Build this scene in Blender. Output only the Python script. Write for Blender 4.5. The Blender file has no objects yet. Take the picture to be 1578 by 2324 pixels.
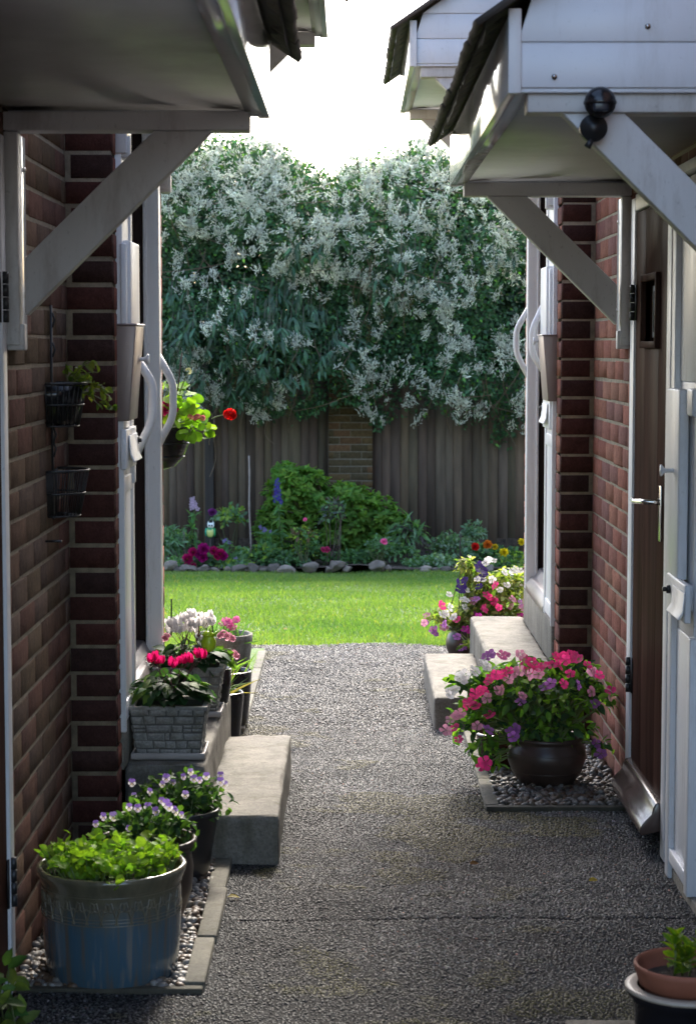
import bpy, math, random
import numpy as np
from mathutils import Matrix, Vector
rng = np.random.default_rng(7); random.seed(7)
S = bpy.context.scene; COL = S.collection
R = math.radians
# ------------------------------------------------------------------ camera, sky, sun, exposure
F, CX, CY, HY = 4517., 789., 1161.5, 785.        # focal length and image centre in picture units, horizon row
TH = math.atan((CY-HY)/F); YAW = 6/F; CAMH = 1.55
cd = bpy.data.cameras.new('camera'); cam = bpy.data.objects.new('camera', cd); COL.objects.link(cam)
cam.location = (0, 0, CAMH); cam.rotation_euler = (R(90)-TH, 0, YAW)
cd.sensor_fit = 'VERTICAL'; cd.sensor_height = 36; cd.lens = F/2323*36
cd.clip_start = .1; cd.clip_end = 2000
cd.dof.use_dof = True; cd.dof.focus_distance = 7.6; cd.dof.aperture_fstop = 9
S.camera = cam
SUN_EL, SUN_AZ = 41., 5.                          # degrees above the horizon, degrees right of straight ahead
w = bpy.data.worlds.new('World'); S.world = w; w.use_nodes = True
nt = w.node_tree; bg = nt.nodes['Background']
sky = nt.nodes.new('ShaderNodeTexSky'); sky.sky_type = 'NISHITA'; sky.sun_disc = False
sky.sun_elevation = R(SUN_EL); sky.sun_rotation = R(SUN_AZ); sky.air_density = 1.0; sky.dust_density = 3.0; sky.ozone_density = 1.0
nt.links.new(sky.outputs[0], bg.inputs[0]); bg.inputs[1].default_value = .15
sl = bpy.data.lights.new('sun', 'SUN'); sl.energy = 1.25; sl.angle = R(11); sl.color = (1, .95, .86)
so = bpy.data.objects.new('sun', sl); COL.objects.link(so); so.rotation_euler = (-R(90-SUN_EL), 0, -R(SUN_AZ))
so.location = (0, 10, 12)
S.view_settings.view_transform = 'Standard'; S.view_settings.look = 'None'
S.view_settings.exposure = 2.28; S.view_settings.gamma = 1
S.cycles.max_bounces = 8; S.cycles.diffuse_bounces = 4; S.cycles.transmission_bounces = 4

# ------------------------------------------------------------------ helpers
def ray(x, y):
    u = (x-CX)/F; v = (CY-y)/F; ct, st = math.cos(TH), math.sin(TH)
    d = (u, ct+v*st, -st+v*ct); c, s = math.cos(YAW), math.sin(YAW)
    return np.array([c*d[0]-s*d[1], s*d[0]+c*d[1], d[2]])
def at(x, y, Y):
    d = ray(x, y); return np.array([0, 0, CAMH]) + d*(Y/d[1])
def px6(zx, zy): return ((1600+zx/1.335)/1.763, (2100+zy/1.335)/1.763)
def px5(zx, zy): return (zx/1.315/1.763, (2200+zy/1.315)/1.763)
def px7(zx, zy): return (zx/1.315/1.763, (3000+zy/1.315)/1.763)
def pxb(zx, zy): return ((600+zx/2.104)/1.763, (1750+zy/2.104)/1.763)
def pxc(zx, zy): return ((1300+zx/1.856)/1.763, (1750+zy/1.856)/1.763)
def lin(r, g, b):
    f = lambda c: (c/255/12.92) if c/255 <= .04045 else ((c/255+.055)/1.055)**2.4
    return np.array([f(r), f(g), f(b)])
def nz(a): a = np.asarray(a, float); return a/np.maximum(np.linalg.norm(a, axis=-1, keepdims=True), 1e-9)
class Noise:
    def __init__(s, seed, dim=2, n=24, f=1.):
        r = np.random.default_rng(seed); s.k = r.normal(size=(n, dim))*f*2.2; s.p = r.uniform(0, 6.28, n)
    def __call__(s, *c):
        P = np.stack(np.broadcast_arrays(*c), -1); return np.sin(P@s.k.T+s.p).sum(-1)/math.sqrt(len(s.p)*.5)
ORG = {}
class MB:
    def __init__(s): s.V = []; s.C = []; s.L = []; s.Z = []; s.M = []; s.n = 0
    def add(s, V, Fc, col=(1, 1, 1), m=0):
        V = np.asarray(V, float).reshape(-1, 3); c = np.asarray(col, float)
        s.V.append(V); s.C.append(np.broadcast_to(c, V.shape) if c.ndim == 1 else c)
        if isinstance(Fc, np.ndarray):
            s.L.append((Fc+s.n).ravel()); s.Z.append(np.full(len(Fc), Fc.shape[1])); s.M.append(np.full(len(Fc), m))
        else:
            s.L.append(np.array([i for f in Fc for i in f])+s.n); s.Z.append(np.array([len(f) for f in Fc])); s.M.append(np.full(len(Fc), m))
        s.n += len(V); return s
    def inst(s, T, Mx, P, cols, m=0):
        V, Fc, C = T; N = len(P)
        if N == 0: return s
        W = np.einsum('nij,vj->nvi', Mx, V)+P[:, None, :]
        cc = np.asarray(cols, float)
        if cc.ndim == 1: cc = np.broadcast_to(cc, (N, 3))
        CC = cc[:, None, :]*C[None]
        sz = np.array([len(f) for f in Fc]); lp = np.concatenate([np.array(f) for f in Fc])
        L = (lp[None]+np.arange(N)[:, None]*len(V)).ravel()
        s.V.append(W.reshape(-1, 3)); s.C.append(CC.reshape(-1, 3)); s.L.append(L+s.n)
        s.Z.append(np.tile(sz, N)); s.M.append(np.full(len(sz)*N, m)); s.n += N*len(V); return s
    def box(s, x0, x1, y0, y1, z0, z1, col=(1, 1, 1), m=0):
        x0, x1 = min(x0, x1), max(x0, x1)
        V = [(x, y, z) for z in (z0, z1) for y in (y0, y1) for x in (x0, x1)]
        return s.add(V, [(0, 2, 3, 1), (4, 5, 7, 6), (0, 1, 5, 4), (2, 6, 7, 3), (0, 4, 6, 2), (1, 3, 7, 5)], col, m)
    def prism(s, pts, axis, a0, a1, col=(1, 1, 1), m=0):
        n = len(pts); V = []
        for a in (a0, a1):
            for (p, q) in pts: V.append({'x': (a, p, q), 'y': (p, a, q), 'z': (p, q, a)}[axis])
        Fc = [tuple(range(n)), tuple(range(2*n-1, n-1, -1))]+[(i, i+n, (i+1) % n+n, (i+1) % n) for i in range(n)]
        return s.add(V, Fc, col, m)
    def tube(s, pts, r, k=8, col=(1, 1, 1), m=0, cap=True):
        P = np.asarray(pts, float); n = len(P); r = np.broadcast_to(np.asarray(r, float), (n,))
        T = nz(np.gradient(P, axis=0)); up = np.array([.3, .2, 1.]) if abs(T[0, 2]) < .9 else np.array([1., .1, 0])
        V = []
        a = nz(np.cross(up, T[0]))
        for i in range(n):
            a = nz(a-T[i]*np.dot(a, T[i])); b = np.cross(T[i], a)
            for j in range(k):
                t = 6.28318*j/k; V.append(P[i]+r[i]*(a*math.cos(t)+b*math.sin(t)))
        Fc = [(i*k+j, i*k+(j+1) % k, (i+1)*k+(j+1) % k, (i+1)*k+j) for i in range(n-1) for j in range(k)]
        if cap: Fc += [tuple(range(k-1, -1, -1)), tuple((n-1)*k+j for j in range(k))]
        return s.add(V, Fc, col, m)
    def lathe(s, prof, c, k=40, col=(1, 1, 1), m=0, wob=0, a0=0, a1=6.2831853):
        full = a1-a0 > 6.28; n = k if full else k+1; V = []
        for (r, z) in prof:
            for j in range(n):
                t = a0+(a1-a0)*j/k; rr = r*(1+wob*math.sin(3*t+z*9)); V.append((c[0]+rr*math.cos(t), c[1]+rr*math.sin(t), c[2]+z))
        Fc = [(i*n+j, i*n+(j+1) % n, (i+1)*n+(j+1) % n, (i+1)*n+j) for i in range(len(prof)-1) for j in range(k)]
        return s.add(V, Fc, col, m)
    def build(s, name, mats, parent=None, smooth=False, bevel=0, local=False):
        me = bpy.data.meshes.new(name)
        V = np.concatenate(s.V); org = np.zeros(3) if (parent is None or local) else ORG[parent.name]
        V = V-org; L = np.concatenate(s.L).astype(np.int32); Z = np.concatenate(s.Z).astype(np.int32)
        me.vertices.add(len(V)); me.vertices.foreach_set('co', V.ravel().astype(np.float32))
        me.loops.add(len(L)); me.loops.foreach_set('vertex_index', L)
        me.polygons.add(len(Z)); st = np.concatenate([[0], np.cumsum(Z)[:-1]]).astype(np.int32)
        me.polygons.foreach_set('loop_start', st); me.polygons.foreach_set('loop_total', Z)
        me.polygons.foreach_set('material_index', np.concatenate(s.M).astype(np.int32))
        if smooth: me.polygons.foreach_set('use_smooth', np.ones(len(Z), bool))
        a = me.color_attributes.new('Col', 'FLOAT_COLOR', 'POINT')
        C = np.concatenate([np.concatenate(s.C), np.ones((len(V), 1))], 1); a.data.foreach_set('color', C.ravel().astype(np.float32))
        me.update(calc_edges=True)
        for m in (mats if isinstance(mats, (list, tuple)) else [mats]): me.materials.append(m)
        o = bpy.data.objects.new(name, me); COL.objects.link(o)
        if parent is not None: o.parent = parent
        ORG[o.name] = org
        if bevel:
            b = o.modifiers.new('bevel', 'BEVEL'); b.width = bevel; b.segments = 2; b.limit_method = 'ANGLE'; b.angle_limit = R(40)
        return o
def tag(o, label=None, cat=None, group=None, kind=None):
    if label: o['label'] = label
    if cat: o['category'] = cat
    if group: o['group'] = group
    if kind: o['kind'] = kind
    return o
def thing(name, label, cat, loc=(0, 0, 0), group=None):
    o = bpy.data.objects.new(name, None); COL.objects.link(o); o.location = tuple(loc); o.empty_display_size = .05
    ORG[o.name] = np.array(loc, float); return tag(o, label, cat, group)
def put(me, name, parent, loc, Mx, sc=1.):
    o = bpy.data.objects.new(name, me); COL.objects.link(o); o.parent = parent
    o.location = Vector(np.asarray(loc)-ORG[parent.name])
    o.rotation_euler = Matrix([list(r) for r in Mx]).to_euler(); o.scale = (sc, sc, sc); return o
def frames(d, n):
    d = nz(d); x = np.cross(d, n); x = nz(x); z = np.cross(x, d); return np.stack([x, d, z], -1)

# ------------------------------------------------------------------ materials
def newmat(name):
    m = bpy.data.materials.new(name); m.use_nodes = True; t = m.node_tree; return m, t, t.nodes['Principled BSDF']
def nd(t, typ, **k):
    n = t.nodes.new(typ)
    for a, v in k.items():
        if a.startswith('_'): n.inputs[a[1:].replace('_', ' ')].default_value = v
        else: setattr(n, a, v)
    return n
def ramp(t, fac, stops):
    r = t.nodes.new('ShaderNodeValToRGB'); e = r.color_ramp.elements
    while len(e) < len(stops): e.new(.5)
    for i, (p, c) in enumerate(stops):
        e[i].position = p; e[i].color = (c, c, c, 1) if np.isscalar(c) else (*c, 1)
    t.links.new(fac, r.inputs[0]); return r.outputs[0]
def mix(t, a, b, f, mode='MIX'):
    n = t.nodes.new('ShaderNodeMix'); n.data_type = 'RGBA'; n.blend_type = mode
    for i, v in ((6, a), (7, b), (0, f)):
        if hasattr(v, 'is_linked') or isinstance(v, bpy.types.NodeSocket): t.links.new(v, n.inputs[i])
        else: n.inputs[i].default_value = (*v, 1) if i != 0 else v
    return n.outputs[2]
def coords(t, scale=(1, 1, 1), obj=True):
    g = t.nodes.new('ShaderNodeTexCoord'); mp = t.nodes.new('ShaderNodeMapping'); mp.inputs['Scale'].default_value = scale
    t.links.new(g.outputs['Object'], mp.inputs[0]); return mp.outputs[0]
def noise(t, vec, sc, det=4, rough=.6):
    n = nd(t, 'ShaderNodeTexNoise', _Scale=sc, _Detail=det, _Roughness=rough); t.links.new(vec, n.inputs['Vector']); return n.outputs[0]
def bump(t, p, h, dist=.002, st=1.):
    b = nd(t, 'ShaderNodeBump', _Strength=st, _Distance=dist); t.links.new(h, b.inputs['Height']); t.links.new(b.outputs[0], p.inputs['Normal'])
def attr(t): return nd(t, 'ShaderNodeVertexColor', layer_name='Col').outputs[0]

def leafmat(name, trans=.4, rough=.55, boost=(1.3, 1.4, .55), spec=.25):
    m, t, p = newmat(name); c = attr(t); n = noise(t, coords(t), 40, 3)
    v = ramp(t, n, [(.3, .78), (.7, 1.2)]); c2 = mix(t, c, v, 1., 'MULTIPLY')
    t.links.new(c2, p.inputs['Base Color']); p.inputs['Roughness'].default_value = rough; p.inputs['Specular IOR Level'].default_value = spec
    tr = nd(t, 'ShaderNodeBsdfTranslucent'); c3 = mix(t, c2, boost, 1., 'MULTIPLY'); t.links.new(c3, tr.inputs[0])
    ms = nd(t, 'ShaderNodeMixShader'); ms.inputs[0].default_value = trans
    t.links.new(p.outputs[0], ms.inputs[1]); t.links.new(tr.outputs[0], ms.inputs[2])
    t.links.new(ms.outputs[0], t.nodes['Material Output'].inputs[0]); return m
LEAF = leafmat('leaf', .52); PETAL = leafmat('petal', .6, .6, (1.1, 1.05, 1.05), .25); BLADE = leafmat('grass_blade', .5, .4, (1.4, 1.5, .5), .3)
VINELEAF = leafmat('vine_leaf', .3, .5, (1.2, 1.3, .6), .5); BLOSSOM = leafmat('blossom', .5, .8, (1, 1, .95), .1)

def plain(name, col, rough=.5, var=.15, sc=8, bmp=0, bsc=60, metal=0, spec=.5, streak=False, coat=0, usecol=False, bd=.002, crough=.12):
    m, t, p = newmat(name); v = coords(t, (1, 1, .12) if streak else (1, 1, 1)); n = noise(t, v, sc, 5)
    k = ramp(t, n, [(.25, 1-var), (.75, 1+var)])
    base = attr(t) if usecol else tuple(col)
    c = mix(t, base, k, 1., 'MULTIPLY'); t.links.new(c, p.inputs['Base Color'])
    p.inputs['Roughness'].default_value = rough; p.inputs['Metallic'].default_value = metal; p.inputs['Specular IOR Level'].default_value = spec
    p.inputs['Coat Weight'].default_value = coat; p.inputs['Coat Roughness'].default_value = crough
    if bmp: bump(t, p, noise(t, coords(t), bsc, 6), bd, bmp)
    return m
def paint(name, col, rough, dirt=(.25, .22, .17), amt=.5):
    m, t, p = newmat(name); n1 = noise(t, coords(t, (1, 1, .25)), 9, 6, .7); n2 = noise(t, coords(t), 70, 4)
    d = ramp(t, n1, [(.52, 0.), (.8, amt)]); s2 = ramp(t, n2, [(.62, 0.), (.75, amt*.5)])
    c = mix(t, col, dirt, d); c = mix(t, c, tuple(np.array(dirt)*.5), s2); t.links.new(c, p.inputs['Base Color'])
    rr = ramp(t, n1, [(.3, rough*.8), (.8, min(1, rough*1.7))]); t.links.new(rr, p.inputs['Roughness'])
    bump(t, p, noise(t, coords(t), 35, 4), .0012, .15); return m
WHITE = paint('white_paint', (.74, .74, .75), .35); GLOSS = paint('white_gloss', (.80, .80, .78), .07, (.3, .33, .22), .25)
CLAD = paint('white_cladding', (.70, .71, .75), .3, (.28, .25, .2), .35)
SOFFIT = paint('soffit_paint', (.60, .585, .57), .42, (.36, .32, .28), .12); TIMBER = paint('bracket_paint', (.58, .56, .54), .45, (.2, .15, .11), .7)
STEEL = plain('brushed_steel', (.30, .245, .225), .42, .1, 30, metal=.5, streak=True)
CHROME = plain('chrome', (.6, .58, .54), .18, .05, metal=1.)
IRON = plain('black_iron', (.02, .02, .021), .4, .3, 40); PLASTIC = plain('black_plastic', (.012, .012, .014), .22, .3, 30)
BLACKGLOSS = plain('black_glaze', (.012, .011, .013), .12, .3, 10); GLASSDARK = plain('dark_glass', (.008, .008, .01), .25, .1, spec=.12)
DOORWOOD = plain('dark_varnished_wood', (.05, .026, .02), .5, .45, 18, .1, 60, streak=True, coat=.08, crough=.35, spec=.0)
BROWNDOOR = plain('brown_door_paint', (.035, .022, .019), .5, .35, 20, streak=True, spec=.05)
TILE = plain('roof_tile', (.085, .072, .064), .75, .5, 14, .8, 120, bd=.004); FELT = plain('roof_felt', (.05, .048, .05), .8, .3, 20)
MORTAR = plain('mortar', (.26, .21, .145), .95, .35, 30, 1., 240, bd=.003)
SOIL = plain('soil', (.055, .04, .028), .95, .6, 25, 1., 60, bd=.02)
FENCEWOOD = plain('fence_wood', (1, 1, 1), .85, .45, 12, .5, 60, streak=True, usecol=True)
STONE = plain('rockery_stone', (1, 1, 1), .9, .4, 14, .9, 45, usecol=True, bd=.01)
PEBBLE = plain('pebble', (1, 1, 1), .5, .25, 60, usecol=True)
TERRA = plain('terracotta', (.26, .085, .045), .75, .2, 14, .2, 100)
CERAMIC = plain('painted_ceramic', (1, 1, 1), .2, .05, usecol=True)
STEMM = plain('stem', (1, 1, 1), .6, .2, 50, usecol=True)

def brickmat():
    m, t, p = newmat('brick'); c = attr(t); v = coords(t); n = noise(t, v, 28, 6, .7); n2 = noise(t, v, 170, 3)
    c = mix(t, c, ramp(t, n, [(.25, .62), (.72, 1.25)]), 1., 'MULTIPLY'); c = mix(t, c, ramp(t, n2, [(.3, .8), (.65, 1.12)]), 1., 'MULTIPLY')
    t.links.new(c, p.inputs['Base Color']); p.inputs['Roughness'].default_value = .9; p.inputs['Specular IOR Level'].default_value = .08
    bump(t, p, noise(t, v, 110, 6, .7), .004, 1.); return m
BRICK = brickmat()
def brickwall():                                    # plain runs of wall high up and behind the viewpoint
    m, t, p = newmat('brickwork'); b = nd(t, 'ShaderNodeTexBrick', _Scale=1., _Mortar_Size=.006, _Brick_Width=.225, _Row_Height=.075)
    b.inputs['Color1'].default_value = (.19, .075, .055, 1); b.inputs['Color2'].default_value = (.13, .055, .045, 1); b.inputs['Mortar'].default_value = (.3, .25, .17, 1)
    g = nd(t, 'ShaderNodeTexCoord'); sp = nd(t, 'ShaderNodeSeparateXYZ'); cb = nd(t, 'ShaderNodeCombineXYZ'); ad = nd(t, 'ShaderNodeMath', operation='ADD')
    t.links.new(g.outputs['Object'], sp.inputs[0]); t.links.new(sp.outputs[0], ad.inputs[0]); t.links.new(sp.outputs[1], ad.inputs[1])
    t.links.new(ad.outputs[0], cb.inputs[0]); t.links.new(sp.outputs[2], cb.inputs[1]); t.links.new(cb.outputs[0], b.inputs['Vector'])
    t.links.new(b.outputs[0], p.inputs['Base Color']); p.inputs['Roughness'].default_value = .9; return m
BRICKWALL = brickwall()
def concrete(name, col):
    m, t, p = newmat(name); v = coords(t); n = noise(t, v, 7, 6, .7); n2 = noise(t, v, 140, 4)
    st = noise(t, coords(t, (1, 1, .2)), 16, 4)
    c = mix(t, tuple(np.array(col)*.62), tuple(np.array(col)*1.15), ramp(t, n, [(.3, 0.), (.66, 1.)]))
    c = mix(t, c, ramp(t, n2, [(.3, .65), (.6, 1.12)]), 1., 'MULTIPLY'); c = mix(t, c, (.075, .07, .038), ramp(t, st, [(.5, 0.), (.72, .75)]))
    t.links.new(c, p.inputs['Base Color']); p.inputs['Roughness'].default_value = .85
    bump(t, p, noise(t, v, 90, 8, .75), .004, .7); return m
CONC = concrete('concrete', (.20, .183, .15)); KERB = concrete('kerb_concrete', (.15, .138, .105)); STONEPOT = concrete('cast_stone', (.27, .26, .235))
TAR = plain('tar', (.016, .0155, .0155), .85, .5, 5, .8, 120, spec=.15); CHIP = plain('road_chippings', (1, 1, 1), .5, .25, 300, usecol=True, spec=.35)
def lawnbase():
    m, t, p = newmat('lawn_turf'); n = noise(t, coords(t), 9, 6)
    t.links.new(ramp(t, n, [(.3, (.05, .11, .018)), (.7, (.10, .17, .03))]), p.inputs['Base Color']); p.inputs['Roughness'].default_value = .9; return m
LAWN = lawnbase()
def glaze():
    m, t, p = newmat('blue_drip_glaze'); g = nd(t, 'ShaderNodeTexCoord'); sp = nd(t, 'ShaderNodeSeparateXYZ'); t.links.new(g.outputs['Object'], sp.inputs[0])
    st = noise(t, coords(t, (1, 1, .07)), 26, 4, .6); md = nd(t, 'ShaderNodeMath', operation='MULTIPLY_ADD'); md.inputs[1].default_value = .13
    t.links.new(st, md.inputs[0]); t.links.new(sp.outputs[2], md.inputs[2])
    zz = ramp(t, md.outputs[0], [(.2, 0.), (.285, 1.)])
    blue = ramp(t, noise(t, coords(t, (1, 1, .05)), 34, 3), [(.34, (.12, .095, .075)), (.46, (.06, .10, .125)), (.56, (.05, .10, .14)), (.66, (.15, .15, .14))])
    top = ramp(t, noise(t, coords(t, (1, 1, .3)), 22, 4), [(.3, (.08, .07, .045)), (.7, (.15, .13, .08))])
    t.links.new(mix(t, blue, top, zz), p.inputs['Base Color']); p.inputs['Roughness'].default_value = .16; p.inputs['Coat Weight'].default_value = .5
    bump(t, p, noise(t, coords(t), 30, 4), .002, .3); return m
GLAZE = glaze()
BROWNGLAZE = plain('brown_glaze', (.05, .032, .024), .38, .45, 9, .2, 20); GREYGLAZE = plain('grey_glaze', (.022, .021, .022), .3, .3, 9)
REDGLAZE = plain('reddish_glaze', (.06, .022, .015), .2, .3, 9, coat=.3)

# ------------------------------------------------------------------ setting: ground, path, lawn
def slope_z(y): return np.interp(y, [-1e4, 10.15, 18.2, 20.9, 1e4], [0, 0, -.52, -.6, -.6])
mb = MB(); xs = np.array([-900, -60, -8, 8, 60, 900.]); ys = np.array([-900, -60, 0, 10.1, 12, 14, 16, 18.2, 20.9, 40, 150, 1500.])
X, Y = np.meshgrid(xs, ys); Zg = slope_z(Y)-.06
nx = len(xs); ff = np.array([(j*nx+i, j*nx+i+1, (j+1)*nx+i+1, (j+1)*nx+i) for j in range(len(ys)-1) for i in range(nx-1)])
mb.add(np.stack([X, Y, Zg], -1), ff); tag(mb.build('ground', plain('bare_ground', (.11, .10, .085), .95, .4, 3, .5, 30)), kind='structure')
def sheet(x0, x1, y0, y1, nx, ny, zf, m, name, edge=None):
    mb = MB(); u = np.linspace(0, 1, nx); yv = np.linspace(y0, y1, ny); U, Y = np.meshgrid(u, yv); X = x0+(x1-x0)*U
    if edge is not None: X, Y = edge(X, Y)
    ff = np.array([(j*nx+i, j*nx+i+1, (j+1)*nx+i+1, (j+1)*nx+i) for j in range(ny-1) for i in range(nx-1)])
    mb.add(np.stack([X, Y, zf(X, Y)], -1), ff); return tag(mb.build(name, m, smooth=True), kind='structure')
nA, nB, nC, nE = Noise(1, f=1.1), Noise(2, f=6), Noise(3, f=.7), Noise(4, 1, f=3)
nR = Noise(64, f=1.6); nP, nQ, nM = Noise(61, f=.9), Noise(62, f=3.), Noise(63, f=1.3)
def path_edge(X, Y):
    t = np.clip((Y-9.4)/.85, 0, 1); return X, Y+t*(.035*nE(X[..., None][..., 0]*1.)-.09*X**2)
def path_z(X, Y):
    crack = -.007*np.exp(-((Y-(5.27+.012*nE(X)+.03*X))/.007)**2)*(X > -.3)
    return .0035*nA(X, Y)+.0016*nB(X, Y)+crack
sheet(-.80, .99, -6.0, 4.21, 12, 20, lambda X, Y: 0*X, TAR, 'asphalt_path')
def asphalt_path():
    mb = MB(); u = np.linspace(-.80, .99, 50); yv = np.linspace(4.2, 10.25, 420); X, Y = np.meshgrid(u, yv); X, Y = path_edge(X, Y); nx, ny = 50, 420
    ff = np.array([(j*nx+i, j*nx+i+1, (j+1)*nx+i+1, (j+1)*nx+i) for j in range(ny-1) for i in range(nx-1)]); mb.add(np.stack([X, Y, path_z(X, Y)], -1), ff)
    r = np.random.default_rng(77); T = (np.array([(-1, -.8, -.9), (.9, -1, -.9), (1, .8, -.9), (-.8, 1, -.9), (-.62, -.5, .5), (.6, -.62, .7), (.66, .5, .55), (-.5, .64, .75)]), [(0, 1, 5, 4), (1, 2, 6, 5), (2, 3, 7, 6), (3, 0, 4, 7), (4, 5, 6, 7)], np.ones((8, 3)))
    for y0, y1, sp in ((4.25, 6.2, .0076), (6.2, 8., .0088), (8., 10.27, .0112)):
        gx, gy = np.meshgrid(np.arange(-.79, .97, sp), np.arange(y0, y1, sp)); x = (gx+r.uniform(-.5, .5, gx.shape)*sp).ravel(); y = (gy+r.uniform(-.5, .5, gx.shape)*sp).ravel()
        wear = nP(x, y)+.5*nQ(x, y); ok = (r.random(len(x)) < np.clip(.93-.22*(wear > 1.05), 0, 1)); x, y, wear = x[ok], y[ok], wear[ok]; n = len(x)
        X2, Y2 = path_edge(x, y); h = r.uniform(.55, 1.1, n)*sp*.34; P = np.stack([X2, Y2, path_z(X2, Y2)+h*r.uniform(-.15, .75, n)], -1)
        a = r.uniform(0, 6.28, n); d = np.stack([np.cos(a), np.sin(a), r.normal(0, .2, n)], -1); nn = np.stack([r.normal(0, .22, n), r.normal(0, .22, n), np.ones(n)], -1)
        Mx = frames(d, nn)*np.stack([sp*r.uniform(.3, .5, n), sp*r.uniform(.38, .66, n), h], -1)[:, None, :]
        v = np.exp(r.normal(math.log(.036), .58, n)+.4*np.clip(nR(x+5, y), -1.6, 1.2)-.35*np.exp(-((x+.16)/.12)**2)*(y < 7.2)); c = v[:, None]*(1+r.normal(0, .05, (n, 3)))*np.array([1.02, 1, .96]); c[r.random(n) < .012] *= np.array([2., 1.1, .8])
        mo = np.clip((nM(x*1.2, y)+.6*nB(x, y)+.35*nB(x*2.7, y*2.7)-.75)/.5, 0, 1)[:, None]*.85; c = c*(1-mo)+mo*np.array([.06, .052, .012])*r.uniform(.5, 1.5, (n, 1)); mb.inst(T, Mx, P, c, 1)
    return tag(mb.build('asphalt_path', [TAR, CHIP]), kind='structure')
asphalt_path()
sheet(-4.5, 4.5, 10.12, 18.25, 40, 50, lambda X, Y: slope_z(Y)+.012*nC(X, Y)-.004, LAWN, 'lawn')
sheet(-4.5, -.44, 7.35, 10.125, 12, 12, lambda X, Y: slope_z(Y)+.012+.006*nC(X, Y), LAWN, 'lawn')
sheet(.98, 4.5, 9.5, 10.125, 12, 6, lambda X, Y: slope_z(Y)+.01+.006*nC(X, Y), LAWN, 'lawn')
sheet(-4.5, 4.5, 18.2, 20.8, 60, 24, lambda X, Y: slope_z(Y)+.02+.012*nB(X*.4, Y*.4), SOIL, 'flower_bed')

def grass():
    mb = MB(); n = 150000
    yv = 10.22+8.05*rng.random(n)**1.25; xv = rng.uniform(-2.4, 2.4, n)
    n2 = 7000; y2 = rng.uniform(7.4, 10.2, n2); x2 = -.45-rng.random(n2)**1.6*1.2
    n3 = 7000; x3 = rng.uniform(-.95, .9, n3); y3 = 10.26+rng.normal(0, .03, n3)+.035*nE(x3)-.09*x3**2
    x = np.concatenate([xv, x2, x3]); y = np.concatenate([yv, y2, y3]); N = len(x)
    z = slope_z(y)+.012*nC(x, y)-.006
    h = rng.uniform(.014, .034, N)*(1+.35*nC(x*3, y*3)*.5); h[-n3:] *= 1.1
    lean = rng.normal(0, .5, (N, 2)); wd = rng.uniform(.003, .0055, N); a = rng.uniform(0, 6.28, N)
    tip = np.stack([x+lean[:, 0]*h, y+lean[:, 1]*h, z+h], -1); dx = np.stack([np.cos(a)*wd, np.sin(a)*wd, 0*a], -1); b = np.stack([x, y, z], -1)
    V = np.stack([b-dx, b+dx, tip], 1).reshape(-1, 3); Fc = np.arange(3*N).reshape(-1, 3)
    k = np.clip(.5+.22*nC(x*1.5, y*1.5)+rng.normal(0, .22, N), 0, 1)[:, None]
    c = (1-k)*np.array([.08, .165, .045])+k*np.array([.19, .27, .075]); c[rng.random(N) < .03] = (.28, .25, .08)
    mb.add(V, Fc, np.repeat(c, 3, 0)); tag(mb.build('grass', BLADE), kind='stuff')
grass()

def pebbles(name, n, xr, yr, zt, seed, tone=.42):
    mb = MB(); r = np.random.default_rng(seed); T = rock_t[0]
    P = np.stack([r.uniform(*xr, n), r.uniform(*yr, n), zt+r.uniform(-.004, .008, n)], -1)
    sc = r.uniform(.006, .015, n); d = nz(r.normal(size=(n, 3))*[1, 1, .4]); Mx = frames(d, nz(r.normal(size=(n, 3))*.3+[0, 0, 1]))*sc[:, None, None]*np.array([1, 1.2, .7])
    pal = np.array([(.30, .24, .16), (.42, .38, .32), (.22, .13, .07), (.14, .12, .10), (.36, .33, .30), (.27, .17, .10), (.5, .47, .42)])
    mb.inst(T, Mx, P, pal[r.integers(0, len(pal), n)]*tone); return tag(mb.build(name, PEBBLE, smooth=True), kind='stuff')
def rock_template(seed, sub=1):
    r = np.random.default_rng(seed); t = (1+5**.5)/2
    V = nz(np.array([(-1, t, 0), (1, t, 0), (-1, -t, 0), (1, -t, 0), (0, -1, t), (0, 1, t), (0, -1, -t), (0, 1, -t), (t, 0, -1), (t, 0, 1), (-t, 0, -1), (-t, 0, 1)]))
    Fc = [(0, 11, 5), (0, 5, 1), (0, 1, 7), (0, 7, 10), (0, 10, 11), (1, 5, 9), (5, 11, 4), (11, 10, 2), (10, 7, 6), (7, 1, 8), (3, 9, 4), (3, 4, 2), (3, 2, 6), (3, 6, 8), (3, 8, 9), (4, 9, 5), (2, 4, 11), (6, 2, 10), (8, 6, 7), (9, 8, 1)]
    V = list(V)
    for _ in range(sub):
        mid = {}; nf = []
        def m(a, b):
            k = (min(a, b), max(a, b))
            if k not in mid: V.append(nz(V[a]+V[b])); mid[k] = len(V)-1
            return mid[k]
        for a, b, c in Fc:
            x, y, z = m(a, b), m(b, c), m(c, a); nf += [(a, x, z), (b, y, x), (c, z, y), (x, y, z)]
        Fc = nf
    V = np.array(V); N = Noise(seed, 3, 10, .5); V = V*(1+.16*N(V[:, 0], V[:, 1], V[:, 2]))[:, None]
    return (V, Fc, np.ones_like(V))
rock_t = [rock_template(s, 1) for s in range(4)]; rock_big = [rock_template(s+20, 2) for s in range(5)]
sheet(-.815, -.40, 4.66, 5.9, 8, 20, lambda X, Y: 0*X+.006, SOIL, 'bed_soil'); sheet(.47, .945, 6.55, 7.8, 8, 20, lambda X, Y: 0*X+.006, SOIL, 'bed_soil')
pebbles('gravel', 2600, (-.805, -.402), (4.68, 5.87), .010, 3); pebbles('gravel', 2200, (.50, .935), (6.58, 7.75), .010, 4, .28)
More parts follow.
